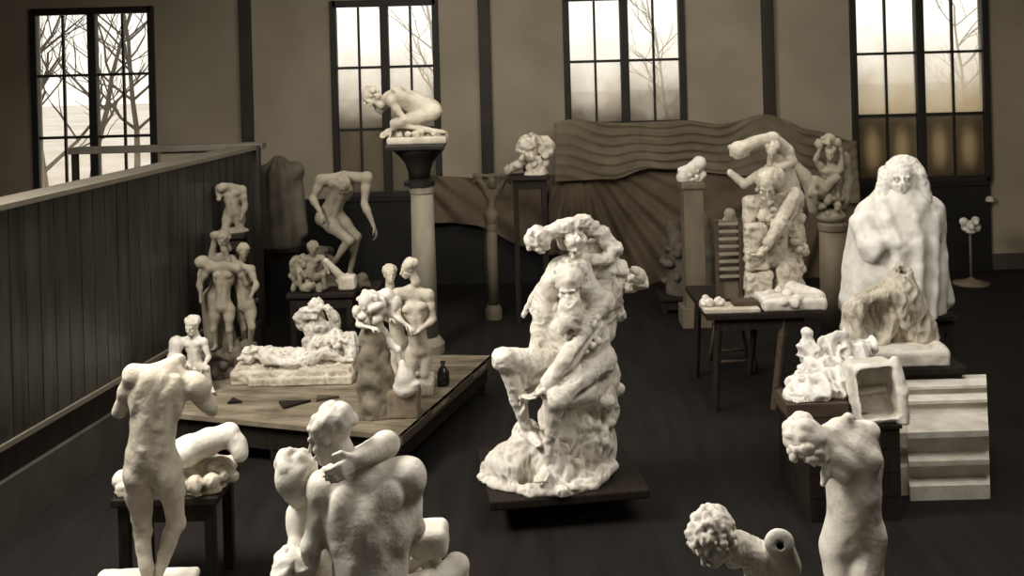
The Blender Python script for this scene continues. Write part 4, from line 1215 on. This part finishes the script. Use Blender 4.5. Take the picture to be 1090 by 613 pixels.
# ---- small seated pair at the left corner of the platform
p = on(206, 414, ZP); J = J_(p.y)
t = thing('small_seated_group', 'small white plaster seated figure holding another, at the left corner of the platform', 'statue', (p.x, p.y, ZP))
C = Clay()
m = {'pv': J(207, 388, .05), 'nk': J(205, 358, .02), 'shR': J(194, 363, 0), 'shL': J(217, 364, .02), 'elR': J(189, 377, -.04), 'wrR': J(199, 386, -.14), 'elL': J(222, 380, 0), 'wrL': J(216, 392, -.12),
     'hpR': J(201, 391, .05), 'hpL': J(213, 391, .05), 'knR': J(193, 388, -.22), 'knL': J(220, 392, -.2), 'anR': J(196, 411, -.16), 'anL': J(225, 413, -.14), 'toR': J(192, 415, -.28), 'toL': J(227, 417, -.26)}
body(C, m, .60); head(C, J(204, 347, -.02), (-.2, -.9, -.2), (0, 0, 1), .86, 'cap')
C.build('figure', M['plaster'], t, .011, .006, 10)
C = Clay(.04); C.zmin = ZP; rock(C, [(J(205, 406, .08), (.18, .17, .2))], 5, .04)
C.ell(J(188, 366, -.02), (.085, .08, .09)).chain([J(188, 366), J(186, 385, -.06), J(190, 408, -.08)], [.06, .09, .1])
C.build('rock_base', M['plaster'], t, .012, .012, 10)

# ---- reclining figure on a slab
pf = on(310, 410, ZP); J = J_(pf.y + .28)
t = thing('reclining_statue', 'white plaster figure lying on a thick slab on the platform', 'statue', (J(310, 405).x, pf.y + .28, ZP))
zs2 = W(310, 395, pf.y).z
C = Clay(.04); C.zmin = ZP
a, b = J(251, 400), J(377, 400)
C.box(((a.x + b.x) / 2, pf.y + .26, (ZP + zs2) / 2), ((b.x - a.x) / 2, .24, (zs2 - ZP) / 2), None, .03).box(((a.x + b.x) / 2 + .12, pf.y + .25, ZP + .05), ((b.x - a.x) / 2 - .1, .29, .05), None, .02)
C.lumps(J(312, 392, -.02), (.58, .2, .03), 40, .05, seed=4)
C.build('slab', M['plaster_warm'], t, .013, .016, 8, ridged(.02, 8))
C = Clay()
m = {'pv': J(320, 381, .05), 'ch': J(294, 380, .05), 'nk': J(281, 378, .04), 'shR': J(284, 381, -.14), 'shL': J(285, 374, .2), 'elR': J(300, 385, -.2), 'wrR': J(317, 386, -.18), 'elL': J(268, 372, .2), 'wrL': J(262, 378, .05),
     'hpR': J(324, 384, -.04), 'hpL': J(324, 379, .14), 'knR': J(347, 374, -.06), 'knL': J(349, 369, .14), 'anR': J(368, 384, -.04), 'anL': J(371, 379, .16), 'toR': J(374, 383, -.04), 'toL': J(376, 377, .16)}
body(C, m, .86); head(C, J(267, 376, .03), (-.2, -.3, .9), (-1, 0, .2), .85, 'curly')
C.chain([J(337, 366, .2), J(356, 360, .22), J(374, 362, .2), J(374, 378, .1)], [.09, .1, .09, .07], .04).lumps(J(355, 368, .15), (.22, .12, .09), 20, .04, seed=6)
C.build('figure', M['plaster'], t, .0115, .014, 10, ridged(.02, 12))
# ---- bust behind the slab
J = J_(pf.y + 1.02)
zb2 = ZP
t = thing('draped_bust', 'white plaster bust with wrapped head rising behind the reclining figure', 'statue', (J(338, 365).x, pf.y + 1.02, ZP))
C = Clay(.03); C.zmin = ZP
head(C, J(336, 329, -.03), (-.35, -.85, -.3), (-.1, 0, 1), .95, 'cap', seed=3)
C.cap(J(337, 338), J(339, 354), .10, .14).ell(J(339, 350), (.19, .14, .12)).chain([J(322, 345), J(318, 338, -.05), J(325, 330, -.1)], [.07, .06, .05]).chain([J(356, 350), J(356, 338, -.04), J(348, 328, -.1)], [.07, .06, .05])
C.lumps(J(338, 340, -.02), (.17, .13, .2), 26, .045, seed=5)
C.box((J(338, 370).x, pf.y + 1.02, (ZP + J(338, 356).z) / 2), (.17, .15, (J(338, 356).z - ZP) / 2), None, .04)
C.build('bust', M['plaster'], t, .0115, .014, 10, ridged(.015, 11))

# ---- bent figure on a cloth wrapped block
p = on(404, 450, ZP); J = J_(p.y + .2)
zc2 = W(396, 362, p.y + .2).z
t = thing('bent_statue', 'white plaster figure bent forward on a tall clay-coloured wrapped block, front right of the platform', 'statue', (p.x, p.y + .2, ZP))
C = Clay(.04); C.zmin = ZP
C.chain([J(396, 362), J(397, 400), J(398, 452)], [.13, .155, .17], .05).chain([J(408, 380), J(412, 448)], [.08, .12], .05)
C.build('wrapped_block', M['clay'], t, .013, .02, 8, fold=lambda v, n: .014 * np.sin(v[:, 2] * 24 + 3 * np.sin(v[:, 0] * 9) + v[:, 1] * 8))
C = Clay(.03); C.zmin = ZP
C.box(J(430, 430, .02), (.17, .14, .17), None, .03)
C.build('side_block', M['brown_clay'], t, .013, .015, 9)
C = Clay(.03); C.chain([J(428, 386, -.08), J(431, 402, -.08), J(432, 410, -.06)], [.03, .09, .13], .03).ell(J(438, 408, -.08), (.09, .07, .04))
C.build('pale_wedge', M['plaster'], t, .012, .01, 9)
C = Clay()
m = {'pv': J(404, 356, .1), 'ch': J(398, 336, .02), 'nk': J(396, 326, -.04), 'shR': J(385, 331, -.04), 'shL': J(409, 331, 0), 'elR': J(381, 346, -.14), 'wrR': J(396, 349, -.2), 'elL': J(424, 339, -.08), 'wrL': J(436, 348, -.12),
     'hpR': J(397, 362, .1), 'hpL': J(411, 362, .08), 'knR': J(394, 378, -.1), 'knL': J(424, 372, -.08), 'anL': J(428, 398, -.02)}
body(C, m, .62, True); head(C, J(391, 323, -.14), (-.5, -.6, -.6), (-.3, -.3, .9), .95, 'long', seed=3)
C.chain([J(398, 318, -.05), J(411, 314, .0), J(421, 322, .02), J(416, 332, .0)], [.06, .065, .06, .05]); C.lumps(J(392, 330, -.1), (.16, .1, .14), 34, .04, seed=8)
C.build('figure', M['plaster'], t, .011, .01, 10)

# ---- standing couple behind it
p = on(440, 420, ZP); J = J_(p.y + .1)
t = thing('standing_couple', 'pale plaster standing nude couple with heads close, behind the bent figure', 'statue', (p.x, p.y + .1, ZP))
C = Clay()
m = {'pv': J(446, 372, .05), 'ch': J(441, 330, .02), 'nk': J(438, 307, .02), 'shR': J(423, 313, -.02), 'shL': J(456, 314, .04), 'elL': J(461, 340, .05), 'wrL': J(446, 352, -.1), 'elR': J(420, 334, -.12), 'wrR': J(432, 346, -.18),
     'hpR': J(440, 376, .03), 'hpL': J(452, 376, .07), 'knR': J(437, 398, -.04), 'knL': J(452, 398, .0), 'anR': J(440, 420, .03), 'anL': J(452, 420, .08), 'toR': J(438, 423, -.08), 'toL': J(453, 423, -.04)}
body(C, m, .86); head(C, J(435, 286, -.02), (-.9, -.3, -.2), (0, 0, 1), .86, 'cap')
C.build('male_figure', M['plaster_warm'], t, .0115, .006, 10)
C = Clay()
m = {'pv': J(424, 365, .22), 'ch': J(420, 332, .16), 'nk': J(418, 310, .12), 'shR': J(409, 314, .10), 'shL': J(428, 314, .16), 'elR': J(405, 330, .0), 'wrR': J(416, 338, -.12), 'hpR': J(418, 369, .2), 'hpL': J(430, 369, .24),
     'knR': J(421, 395, .15), 'knL': J(431, 395, .2), 'anR': J(424, 420, .2), 'anL': J(432, 420, .26)}
body(C, m, .74, True); head(C, J(415, 292, .05), (.3, -.85, .1), (0, 0, 1), .84, 'cap')
C.build('female_figure', M['plaster_warm'], t, .0115, .006, 10, seed=2)
C = Clay(.04); C.zmin = ZP; C.box((J(441, 424).x, p.y + .16, ZP + .06), (.22, .24, .08), None, .03)
C.build('base', M['plaster_warm'], t, .014, .01, 8)

# ---- rough head on the tall dark stand before the drape
J = J_(16.0); zt = W(563, 186, 16).z
t = thing('rough_bust', 'rough pale plaster head tilted to one side, before the drape left of the third window', 'statue', (J(563, 186).x, 16, zt))
C = Clay(.03); C.zmin = zt
head(C, J(562, 160, -.04), (-.5, -.75, -.35), (.35, 0, .9), 1.75, 'cap', seed=4)
C.cap(J(570, 172), J(570, 190), .14, .18).ell(J(578, 156, .05), (.18, .16, .17)).cap(J(550, 176, -.05), J(541, 182, -.02), .09, .06).lumps(J(566, 164), (.26, .18, .24), 30, .05, seed=2)
C.build('bust', M['plaster_warm'], t, .0135, .02, 7, ridged(.04, 6))

# ---- small bent figure on the square column
J = J_(15.5); zt = W(736, 193, 15.5).z
t = thing('small_figure', 'small pale bent figure on top of the square column', 'statue', (J(736, 193).x, 15.5, zt))
C = Clay(); C.zmin = zt
C.chain([J(727, 190), J(730, 184), J(738, 179), J(744, 174)], [.09, .10, .10, .08]).ell(J(744, 174, -.03), (.11, .1, .11)).ell(J(728, 188), (.11, .1, .09)).chain([J(744, 180), J(748, 186), J(742, 193)], [.06, .05, .06]).lumps(J(735, 184), (.16, .1, .1), 18, .035, seed=3)
C.build('figure', M['plaster'], t, .012, .01, 10)

# ---- dim group behind the square column
J = J_(16.4); zt = W(728, 312, 16.4).z
t = thing('dim_group', 'dim lumpy plaster group half hidden behind the square column', 'statue', (J(726, 312).x, 16.4, zt))
C = Clay(.04); C.zmin = zt
C.chain([J(728, 310), J(722, 280), J(720, 252)], [.28, .2, .15]).ell(J(717, 243), (.12, .12, .14)).chain([J(750, 308), J(752, 270), J(748, 240)], [.16, .14, .12]).ell(J(748, 236), (.12, .12, .14)).lumps(J(728, 285, -.05), (.34, .2, .45), 40, .07, seed=6)
C.build('figures', M['plaster_dark'], t, .016, .015, 8)

# ---- second seated group on the trestle table
J = J_(12.5)
t = thing('seated_group', 'dim plaster seated bearded man with raised arms above him, on the trestle table', 'statue', (J(815, 335).x, 12.5, ZT2))
C = Clay()
m = {'pv': J(826, 275, .12), 'ch': J(823, 232, .05), 'nk': J(822, 210, .05), 'shR': J(800, 217, .02), 'shL': J(846, 210, .04), 'elL': J(836, 238, -.16), 'wrL': J(816, 262, -.28), 'elR': J(794, 248, .0), 'wrR': J(800, 270, -.1),
     'hpR': J(815, 278, .1), 'hpL': J(838, 278, .1), 'knR': J(805, 275, -.1), 'anR': J(806, 312, -.1), 'knL': J(834, 288, -.2), 'anL': J(830, 322, -.14)}
body(C, m, 1.35)
head(C, J(817, 197, -.12), (-.2, -.8, -.5), (-.1, -.4, .85), 1.4, 'long', True, seed=4)
C.ell(J(819, 190, -.04), (.18, .17, .15), None, .03)
C.chain([J(846, 206, 0), J(838, 222, -.14), J(828, 240, -.24), J(818, 258, -.3)], [.08, .08, .075, .06], .02).lumps(J(822, 236, -.12), (.16, .08, .24), 30, .03, seed=2)
C.build('male_figure', M['plaster_warm'], t, .0125, .02, 9, ridged(.010, 11))
C = Clay(.05); C.zmin = ZT2
rock(C, [(J(838, 300, .05), (.19, .24, .36)), (J(830, 322, -.1), (.28, .3, .14)), (J(845, 250, .15), (.12, .2, .35))], 8, .05)
C.box(J(804, 262, -.16), (.125, .1, .27), None, .03).box(J(806, 304, -.1), (.15, .16, .18), None, .03)
C.build('rock_base', M['plaster_warm'], t, .0135, .026, 10, ridged(.025, 9))
C = Clay(.03); C.zmin = ZT2
a, b = J(806, 332, -.5), J(878, 332, -.5)
C.box(((a.x + b.x) / 2, 12.05, ZT2 + .07), ((b.x - a.x) / 2 - .03, .28, .07), None, .04).cap((b.x - .06, 12.05, ZT2 + .08), (b.x - .3, 12.3, ZT2 + .1), .1, .13).lumps(((a.x + b.x) / 2, 12.0, ZT2 + .1), (.33, .24, .06), 26, .05, seed=2)
C.build('base_slab', M['plaster'], t, .014, .016, 8)
C = Clay(); 
C.chain([J(786, 160), J(803, 152), J(822, 148, .05), J(838, 160, .1), J(843, 172, .1), J(830, 178, .05)], [.09, .075, .085, .075, .06, .05], .03).ell(J(786, 159, -.02), (.11, .1, .1)).lumps(J(786, 160), (.1, .09, .09), 18, .03, seed=3)
head(C, J(822, 160, .0), (-.3, -.8, -.5), (0, 0, 1), .9, 'curly')
C.cap(J(830, 170, .2), J(838, 215, .25), .15, .2).chain([J(778, 184, .05), J(792, 196, .02), J(806, 188, .05), J(822, 180, .15)], [.045, .055, .06, .08])
C.lumps(J(828, 172, .15), (.16, .1, .14), 30, .04, seed=8)
C.build('upper_figure', M['plaster_warm'], t, .0125, .012, 10)

# ---- slatted rack and board beside it
J = J_(12.45)
zr0, zr1 = ZT2, J(775, 236).z
xa, xb = J(763, 270).x, J(787, 270).x
t = thing('slatted_rack', 'small slatted rack standing on the trestle table left of the bearded man', 'rack', ((xa + xb) / 2, 12.45, ZT2))
for x_ in (xa, xb):
    obj('upright', box((x_ - .018, 12.40, zr0), (x_ + .018, 12.5, zr1 + .03), bev=.004), M['brown_wood'], t)
for i in range(8):
    z = zr0 + .28 + (zr1 - zr0 - .3) * i / 7
    obj('slat', box((xa + .018, 12.39, z - .018), (xb - .018, 12.51, z + .018), bev=.006), M['column'], t)
obj('panel', box((xa + .018, 12.46, zr0), (xb - .018, 12.49, zr0 + .24)), M['column_dim'], t)
C = Clay(.02); C.ell((xa + .17, 12.45, zr1 + .09), (.07, .07, .08)).ell((xa + .17, 12.45, zr1 + .03), (.09, .05, .04))
obj('finial_board', box((xa, 12.40, zr1 - .01), (xb, 12.5, zr1 + .02)), M['column_dim'], t)
C.build('small_head', M['plaster_dim'], t, .012, .008)
xa, xb = X(747, 325, 11.95), X(806, 325, 11.95)
t = thing('plaster_board', 'long pale plaster board along the front edge of the trestle table', 'board', ((xa + xb) / 2, 12.0, ZT2))
obj('board', box((xa, 11.78, ZT2), (xb, 12.15, ZT2 + .045), bev=.01), M['plaster_warm'], t)
obj('strip', box((xa + .36, 11.9, ZT2 + .045), (xb, 12.1, ZT2 + .10), bev=.01), M['brown_wood'], t)
for i, (px, py, r, lb) in enumerate(((752, 318, .055, 'small white plaster lump at the left end of the pale board'), (766, 314, .045, 'small plaster lump second from the left end of the pale board'), (760, 292, .0, ''))):
    if not r: continue
    c = W(px, py, 11.95); c.z = ZT2 + .052 + r * .8
    tt = thing('plaster_lump', lb, 'plaster fragment', (c.x, c.y, ZT2 + .050), 'plaster lumps on the pale board')
    C = Clay(.02); C.zmin = ZT2 + .048; C.ell(c, (r * 1.5, r, r)).lumps(c, r, 12, r * .5, seed=i)
    C.build('lump', M['plaster'], tt, .010, .006, 14)

# ---- twisting figure on the plain column
J = J_(13.75); zt = W(886, 236, 13.75).z
t = thing('twisting_statue', 'dim plaster twisting figures with an arm raised, on the thick plain column', 'statue', (J(886, 236).x, 13.75, zt))
C = Clay(); C.zmin = zt
m = {'pv': J(882, 205, 0), 'nk': J(885, 178, 0), 'shR': J(876, 181, 0), 'shL': J(894, 181, 0), 'elR': J(868, 170, -.04), 'wrR': J(874, 156, -.05), 'elL': J(896, 165, 0), 'wrL': J(893, 150, -.04),
     'hpR': J(877, 208, 0), 'hpL': J(888, 208, 0), 'knR': J(868, 206, -.18), 'knL': J(892, 222, -.14), 'anR': J(868, 226, -.1), 'anL': J(886, 238, -.04)}
body(C, m, .72, hands=False); head(C, J(884, 164, -.02), (-.3, -.8, .1), (0, 0, 1), .85, 'curly')
C.ell(J(883, 149), (.09, .08, .09)).ell(J(872, 153), (.07, .06, .06)).ell(J(891, 152), (.06, .06, .07)).lumps(J(880, 152), (.14, .08, .07), 22, .03, seed=2)
C.chain([J(864, 206, -.1), J(868, 192, -.05), J(878, 200, -.1), J(890, 190, -.1)], [.06, .06, .07, .06]).chain([J(900, 165, .1), J(903, 190, .1), J(898, 215, .05)], [.05, .07, .08])
C.chain([J(848, 176, .1), J(858, 188, .05), J(866, 200, .0), J(874, 196, -.05)], [.06, .08, .07, .07]).cap(J(858, 188, .05), J(868, 222, .02), .07, .1).ell(J(884, 230), (.2, .18, .1)).lumps(J(884, 222), (.2, .15, .2), 40, .05, seed=6)
C.build('figures', M['plaster_dim'], t, .0125, .012, 10)
J = J_(13.35)
p = W(864, 248, 12.6)

# ---- huge cloaked figure
J = J_(12.1); zt = W(955, 332, 12.0).z
t = thing('cloaked_statue', 'huge white plaster man wrapped in a long cloak, before the right window', 'statue', (J(955, 330).x, 12.1, zt))
x0 = J(955, 260).x
C = Clay(.07); C.zmin = zt
C.chain([J(955, 350), J(955, 290), J(955, 250), J(956, 226)], [.52, .50, .46, .36], .1)
C.cap(J(928, 228), J(988, 226), .20, .20).cap(J(920, 240), J(914, 330), .17, .22).cap(J(990, 240), J(997, 318), .17, .17).cap(J(956, 215), J(956, 200), .2, .17)
C.chain([J(917, 238, -.2), J(926, 262, -.34), J(944, 260, -.42)], [.13, .13, .09], .1).ell(J(941, 247, -.47), (.075, .10, .04), None, .02, True)
C.chain([J(991, 236, -.15), J(984, 262, -.30), J(968, 264, -.40)], [.12, .12, .09], .1)
C.chain([J(937, 216, -.2), J(945, 234, -.34), J(956, 258, -.44)], [.08, .05, .025], .06).chain([J(979, 216, -.2), J(973, 234, -.34), J(962, 258, -.44)], [.08, .05, .025], .06)
C.cap(J(978, 225, -.40), J(994, 221, -.34), .018, .018, .02, True)
for a, b in ((966, 318), (978, 320), (989, 318), (948, 320), (936, 318)): C.cap(J(a - 3, 262, -.55), J(a, b, -.55), .012, .03, .05, True)
fx = lambda v, n: .032 * np.sin((v[:, 0] - x0) * 26 + 1.4 * np.sin(v[:, 2] * 2.2) + v[:, 1] * 6) * np.clip((J(955, 232).z - v[:, 2]) / .4, 0, 1)
C.build('cloak', M['plaster_white'], t, .0125, .02, 6, fold=fx)
C = Clay(.03)
head(C, J(957, 191, -.10), (-.12, -.95, .12), (0, 0, 1), 1.75, 'long', seed=5)
C.cap(J(962, 184, .08), J(961, 218, .1), .22, .27, .05).chain([J(944, 188, -.05), J(938, 212, -.1)], [.09, .1], .04).chain([J(976, 186, -.05), J(983, 212, -.1)], [.1, .1], .04).lumps(J(960, 192, .06), (.22, .16, .22), 40, .05, seed=3, half=np.array((0, 1., .3)))
C.cap(J(957, 200), J(957, 222), .19, .22)
C.ell(J(951, 189, -.30), (.055, .04, .03), None, .012, True).ell(J(966, 187, -.29), (.055, .04, .03), None, .012, True)
C.cap(J(947, 198, -.30), J(967, 197, -.30), .016, .016, .01, True)
C.build('head', M['plaster_white'], t, .0115, .012, 9, ridged(.012, 12))
# ---- headless robe study in front of it
J = J_(10.55); zt = W(965, 393, 10.15).z
t = thing('robe_statue', 'white headless hollow robe study on a thick slab, in front of the huge cloaked figure', 'statue', (J(962, 390).x, 10.55, zt))
a, b = W(922, 385, 10.2), W(1013, 385, 10.2)
ztop = W(960, 367, 10.35).z
C = Clay(.03); C.zmin = zt
C.box(((a.x + b.x) / 2, 10.55, (zt + ztop) / 2 - .02), ((b.x - a.x) / 2, .36, (ztop - zt) / 2 - .0), None, .04).cap((b.x - .06, 10.3, ztop - .06), (b.x - .06, 10.8, ztop - .06), .08, .08)
C.build('slab', M['plaster'], t, .013, .014, 7)
C = Clay(.04); C.zmin = zt
C.chain([J(958, 292), J(954, 312), J(940, 335, .0), J(922, 375, .02)], [.10, .17, .17, .15], .08)
C.chain([J(958, 300), J(966, 325), J(978, 350), J(990, 380)], [.13, .17, .15, .12], .08)
C.chain([J(935, 312, -.05), J(912, 330, -.02), J(906, 362, 0)], [.10, .12, .12], .06).chain([J(948, 320, .2), J(950, 380, .2)], [.2, .26], .06)
C.chain([J(922, 318, -.18), J(940, 312, -.24), J(958, 318, -.22), J(964, 345, -.18)], [.05, .055, .055, .05], .02)
C.ell(J(937, 344, -.22), (.155, .24, .235), None, .03, True)
C.ell(J(960, 288, -.03), (.07, .07, .045), None, .02, True)
C.chain([J(950, 292, -.04), J(958, 283, .03), J(968, 290, -.02)], [.04, .04, .04], .02)
C.build('robe', M['plaster_warm'], t, .0115, .02, 8, ridged(.03, 9, (1.2, 1, .5)))

# ---- crumpled plaster fragments on the crate
J = J_(9.55)
t = thing('plaster_fragment', 'large white crumpled drapery fragment lying on the brown crate', 'plaster fragment', (J(868, 430).x, 9.55, zc))
C = Clay(.03); C.zmin = zc
C.chain([J(846, 428, -.14), J(868, 418, -.10), J(886, 412, -.05)], [.09, .15, .17], .04).chain([J(852, 412, .0), J(870, 396, .08), J(888, 400, .1)], [.10, .14, .13], .04)
C.chain([J(838, 424, -.2), J(850, 432, -.24), J(876, 438, -.24), J(896, 436, -.2)], [.035, .05, .05, .05], .04)
C.chain([J(900, 396, .05), J(905, 388, .1)], [.08, .05]).cap(J(846, 420, -.1), J(850, 398, .02), .06, .04)
C.build('drapery', M['plaster_white'], t, .0095, .016, 12, ridged(.075, 6.0, (1.3, 1, .7)))
J = J_(10.02)
t = thing('plaster_fragment', 'white jagged plaster fragment propped behind the crumpled drapery', 'plaster fragment', (J(890, 380).x, 10.02, zk))
C = Clay(.03); C.zmin = zk
C.chain([J(884, 425, .05), J(886, 400, .05)], [.22, .2], .05).chain([J(880, 412, .1), J(886, 385, .05), J(892, 366)], [.2, .18, .13], .05).chain([J(868, 392), J(861, 370), J(859, 355)], [.13, .08, .02], .03).chain([J(912, 388), J(922, 372)], [.12, .06], .03)
C.chain([J(905, 392), J(912, 374), J(926, 366)], [.14, .12, .07]).cap(J(896, 360), J(898, 350), .09, .03).cap(J(880, 366), J(878, 358), .07, .03)
C.build('fragment', M['plaster_white'], t, .0095, .016, 12, ridged(.07, 6.5, (1, 1, .8), 3.0))
# ---- hollow mould
J = J_(9.24)
zb3 = zc
t = thing('hollow_mould', 'open hollow plaster mould lying on its side between the drapery fragment and the cornice block', 'plaster mould', (J(925, 450).x, 9.24, zk))
C = Clay(.012); C.zmin = zk
c = J(930, 421, .0)
c.z = zk + .235
R = np.array(Matrix.Rotation(.16, 3, 'X') @ Matrix.Rotation(.06, 3, 'Y'))
C.box(c, (.205, .19, .26), R, .05)
C.box(A(c) + R.T @ np.array((-.012, -.10, .0)), (.168, .24, .212), R, .05, .012, True)
C.cap(A(c) + R.T @ np.array((-.16, .12, -.02)), A(c) + R.T @ np.array((.16, .12, -.02)), .03, .03, .02)
C.chain([A(c) + R.T @ np.array(q) for q in ((.18, -.14, .25), (.20, -.17, .0), (.18, -.16, -.24))], [.05, .045, .05], .03)
C.build('mould', M['plaster'], t, .0105, .014, 9)
# ================================================================== light
w = bpy.data.worlds.new('sky'); SC.world = w; w.use_nodes = True
N, L = w.node_tree.nodes, w.node_tree.links
bg = N['Background']
tc = N.new('ShaderNodeTexCoord'); sp = N.new('ShaderNodeSeparateXYZ'); L.new(tc.outputs['Generated'], sp.inputs[0])
rp = N.new('ShaderNodeValToRGB')
rp.color_ramp.elements[0].position = 0.0; rp.color_ramp.elements[0].color = (0.95, 0.88, 0.76, 1)
rp.color_ramp.elements[1].position = 0.12; rp.color_ramp.elements[1].color = (1.0, 0.97, 0.92, 1)
L.new(sp.outputs['Z'], rp.inputs['Fac']); L.new(rp.outputs['Color'], bg.inputs['Color'])
bg.inputs['Strength'].default_value = 1.45

def area(name, loc, aim, size, energy, color=(1, .93, .82), sy=None):
    l = bpy.data.lights.new(name, 'AREA'); l.energy = energy; l.color = color
    l.shape = 'RECTANGLE'; l.size = size; l.size_y = sy or size
    o = bpy.data.objects.new(name, l); COL.objects.link(o)
    o.location = loc
    o.rotation_euler = (Vector(aim) - Vector(loc)).to_track_quat('-Z', 'Y').to_euler()
area('skylight_key', (-4.0, 7.4, 6.5), (0.4, 8.2, 0.8), 3.0, 1330, (1, .945, .86), sy=3.0)
area('skylight_top', (2.6, 7.4, 6.55), (2.0, 7.8, 0), 4.5, 430, (1, .945, .86), sy=4.0)
area('wall_fill', (1.5, 13.4, 6.5), (1.8, 17.0, 1.2), 9.0, 400, (1, .94, .84), sy=4.0)  # added lamp that brightens the back wall, not a real skylight
area('front_fill', (-4.5, -1.5, 6.2), (0.0, 11, 1.0), 4.0, 80, (1, .95, .87))  # added soft fill from the camera side, no real opening there

SC.view_settings.view_transform = 'Standard'
SC.view_settings.look = 'None'
SC.view_settings.exposure = 0.0
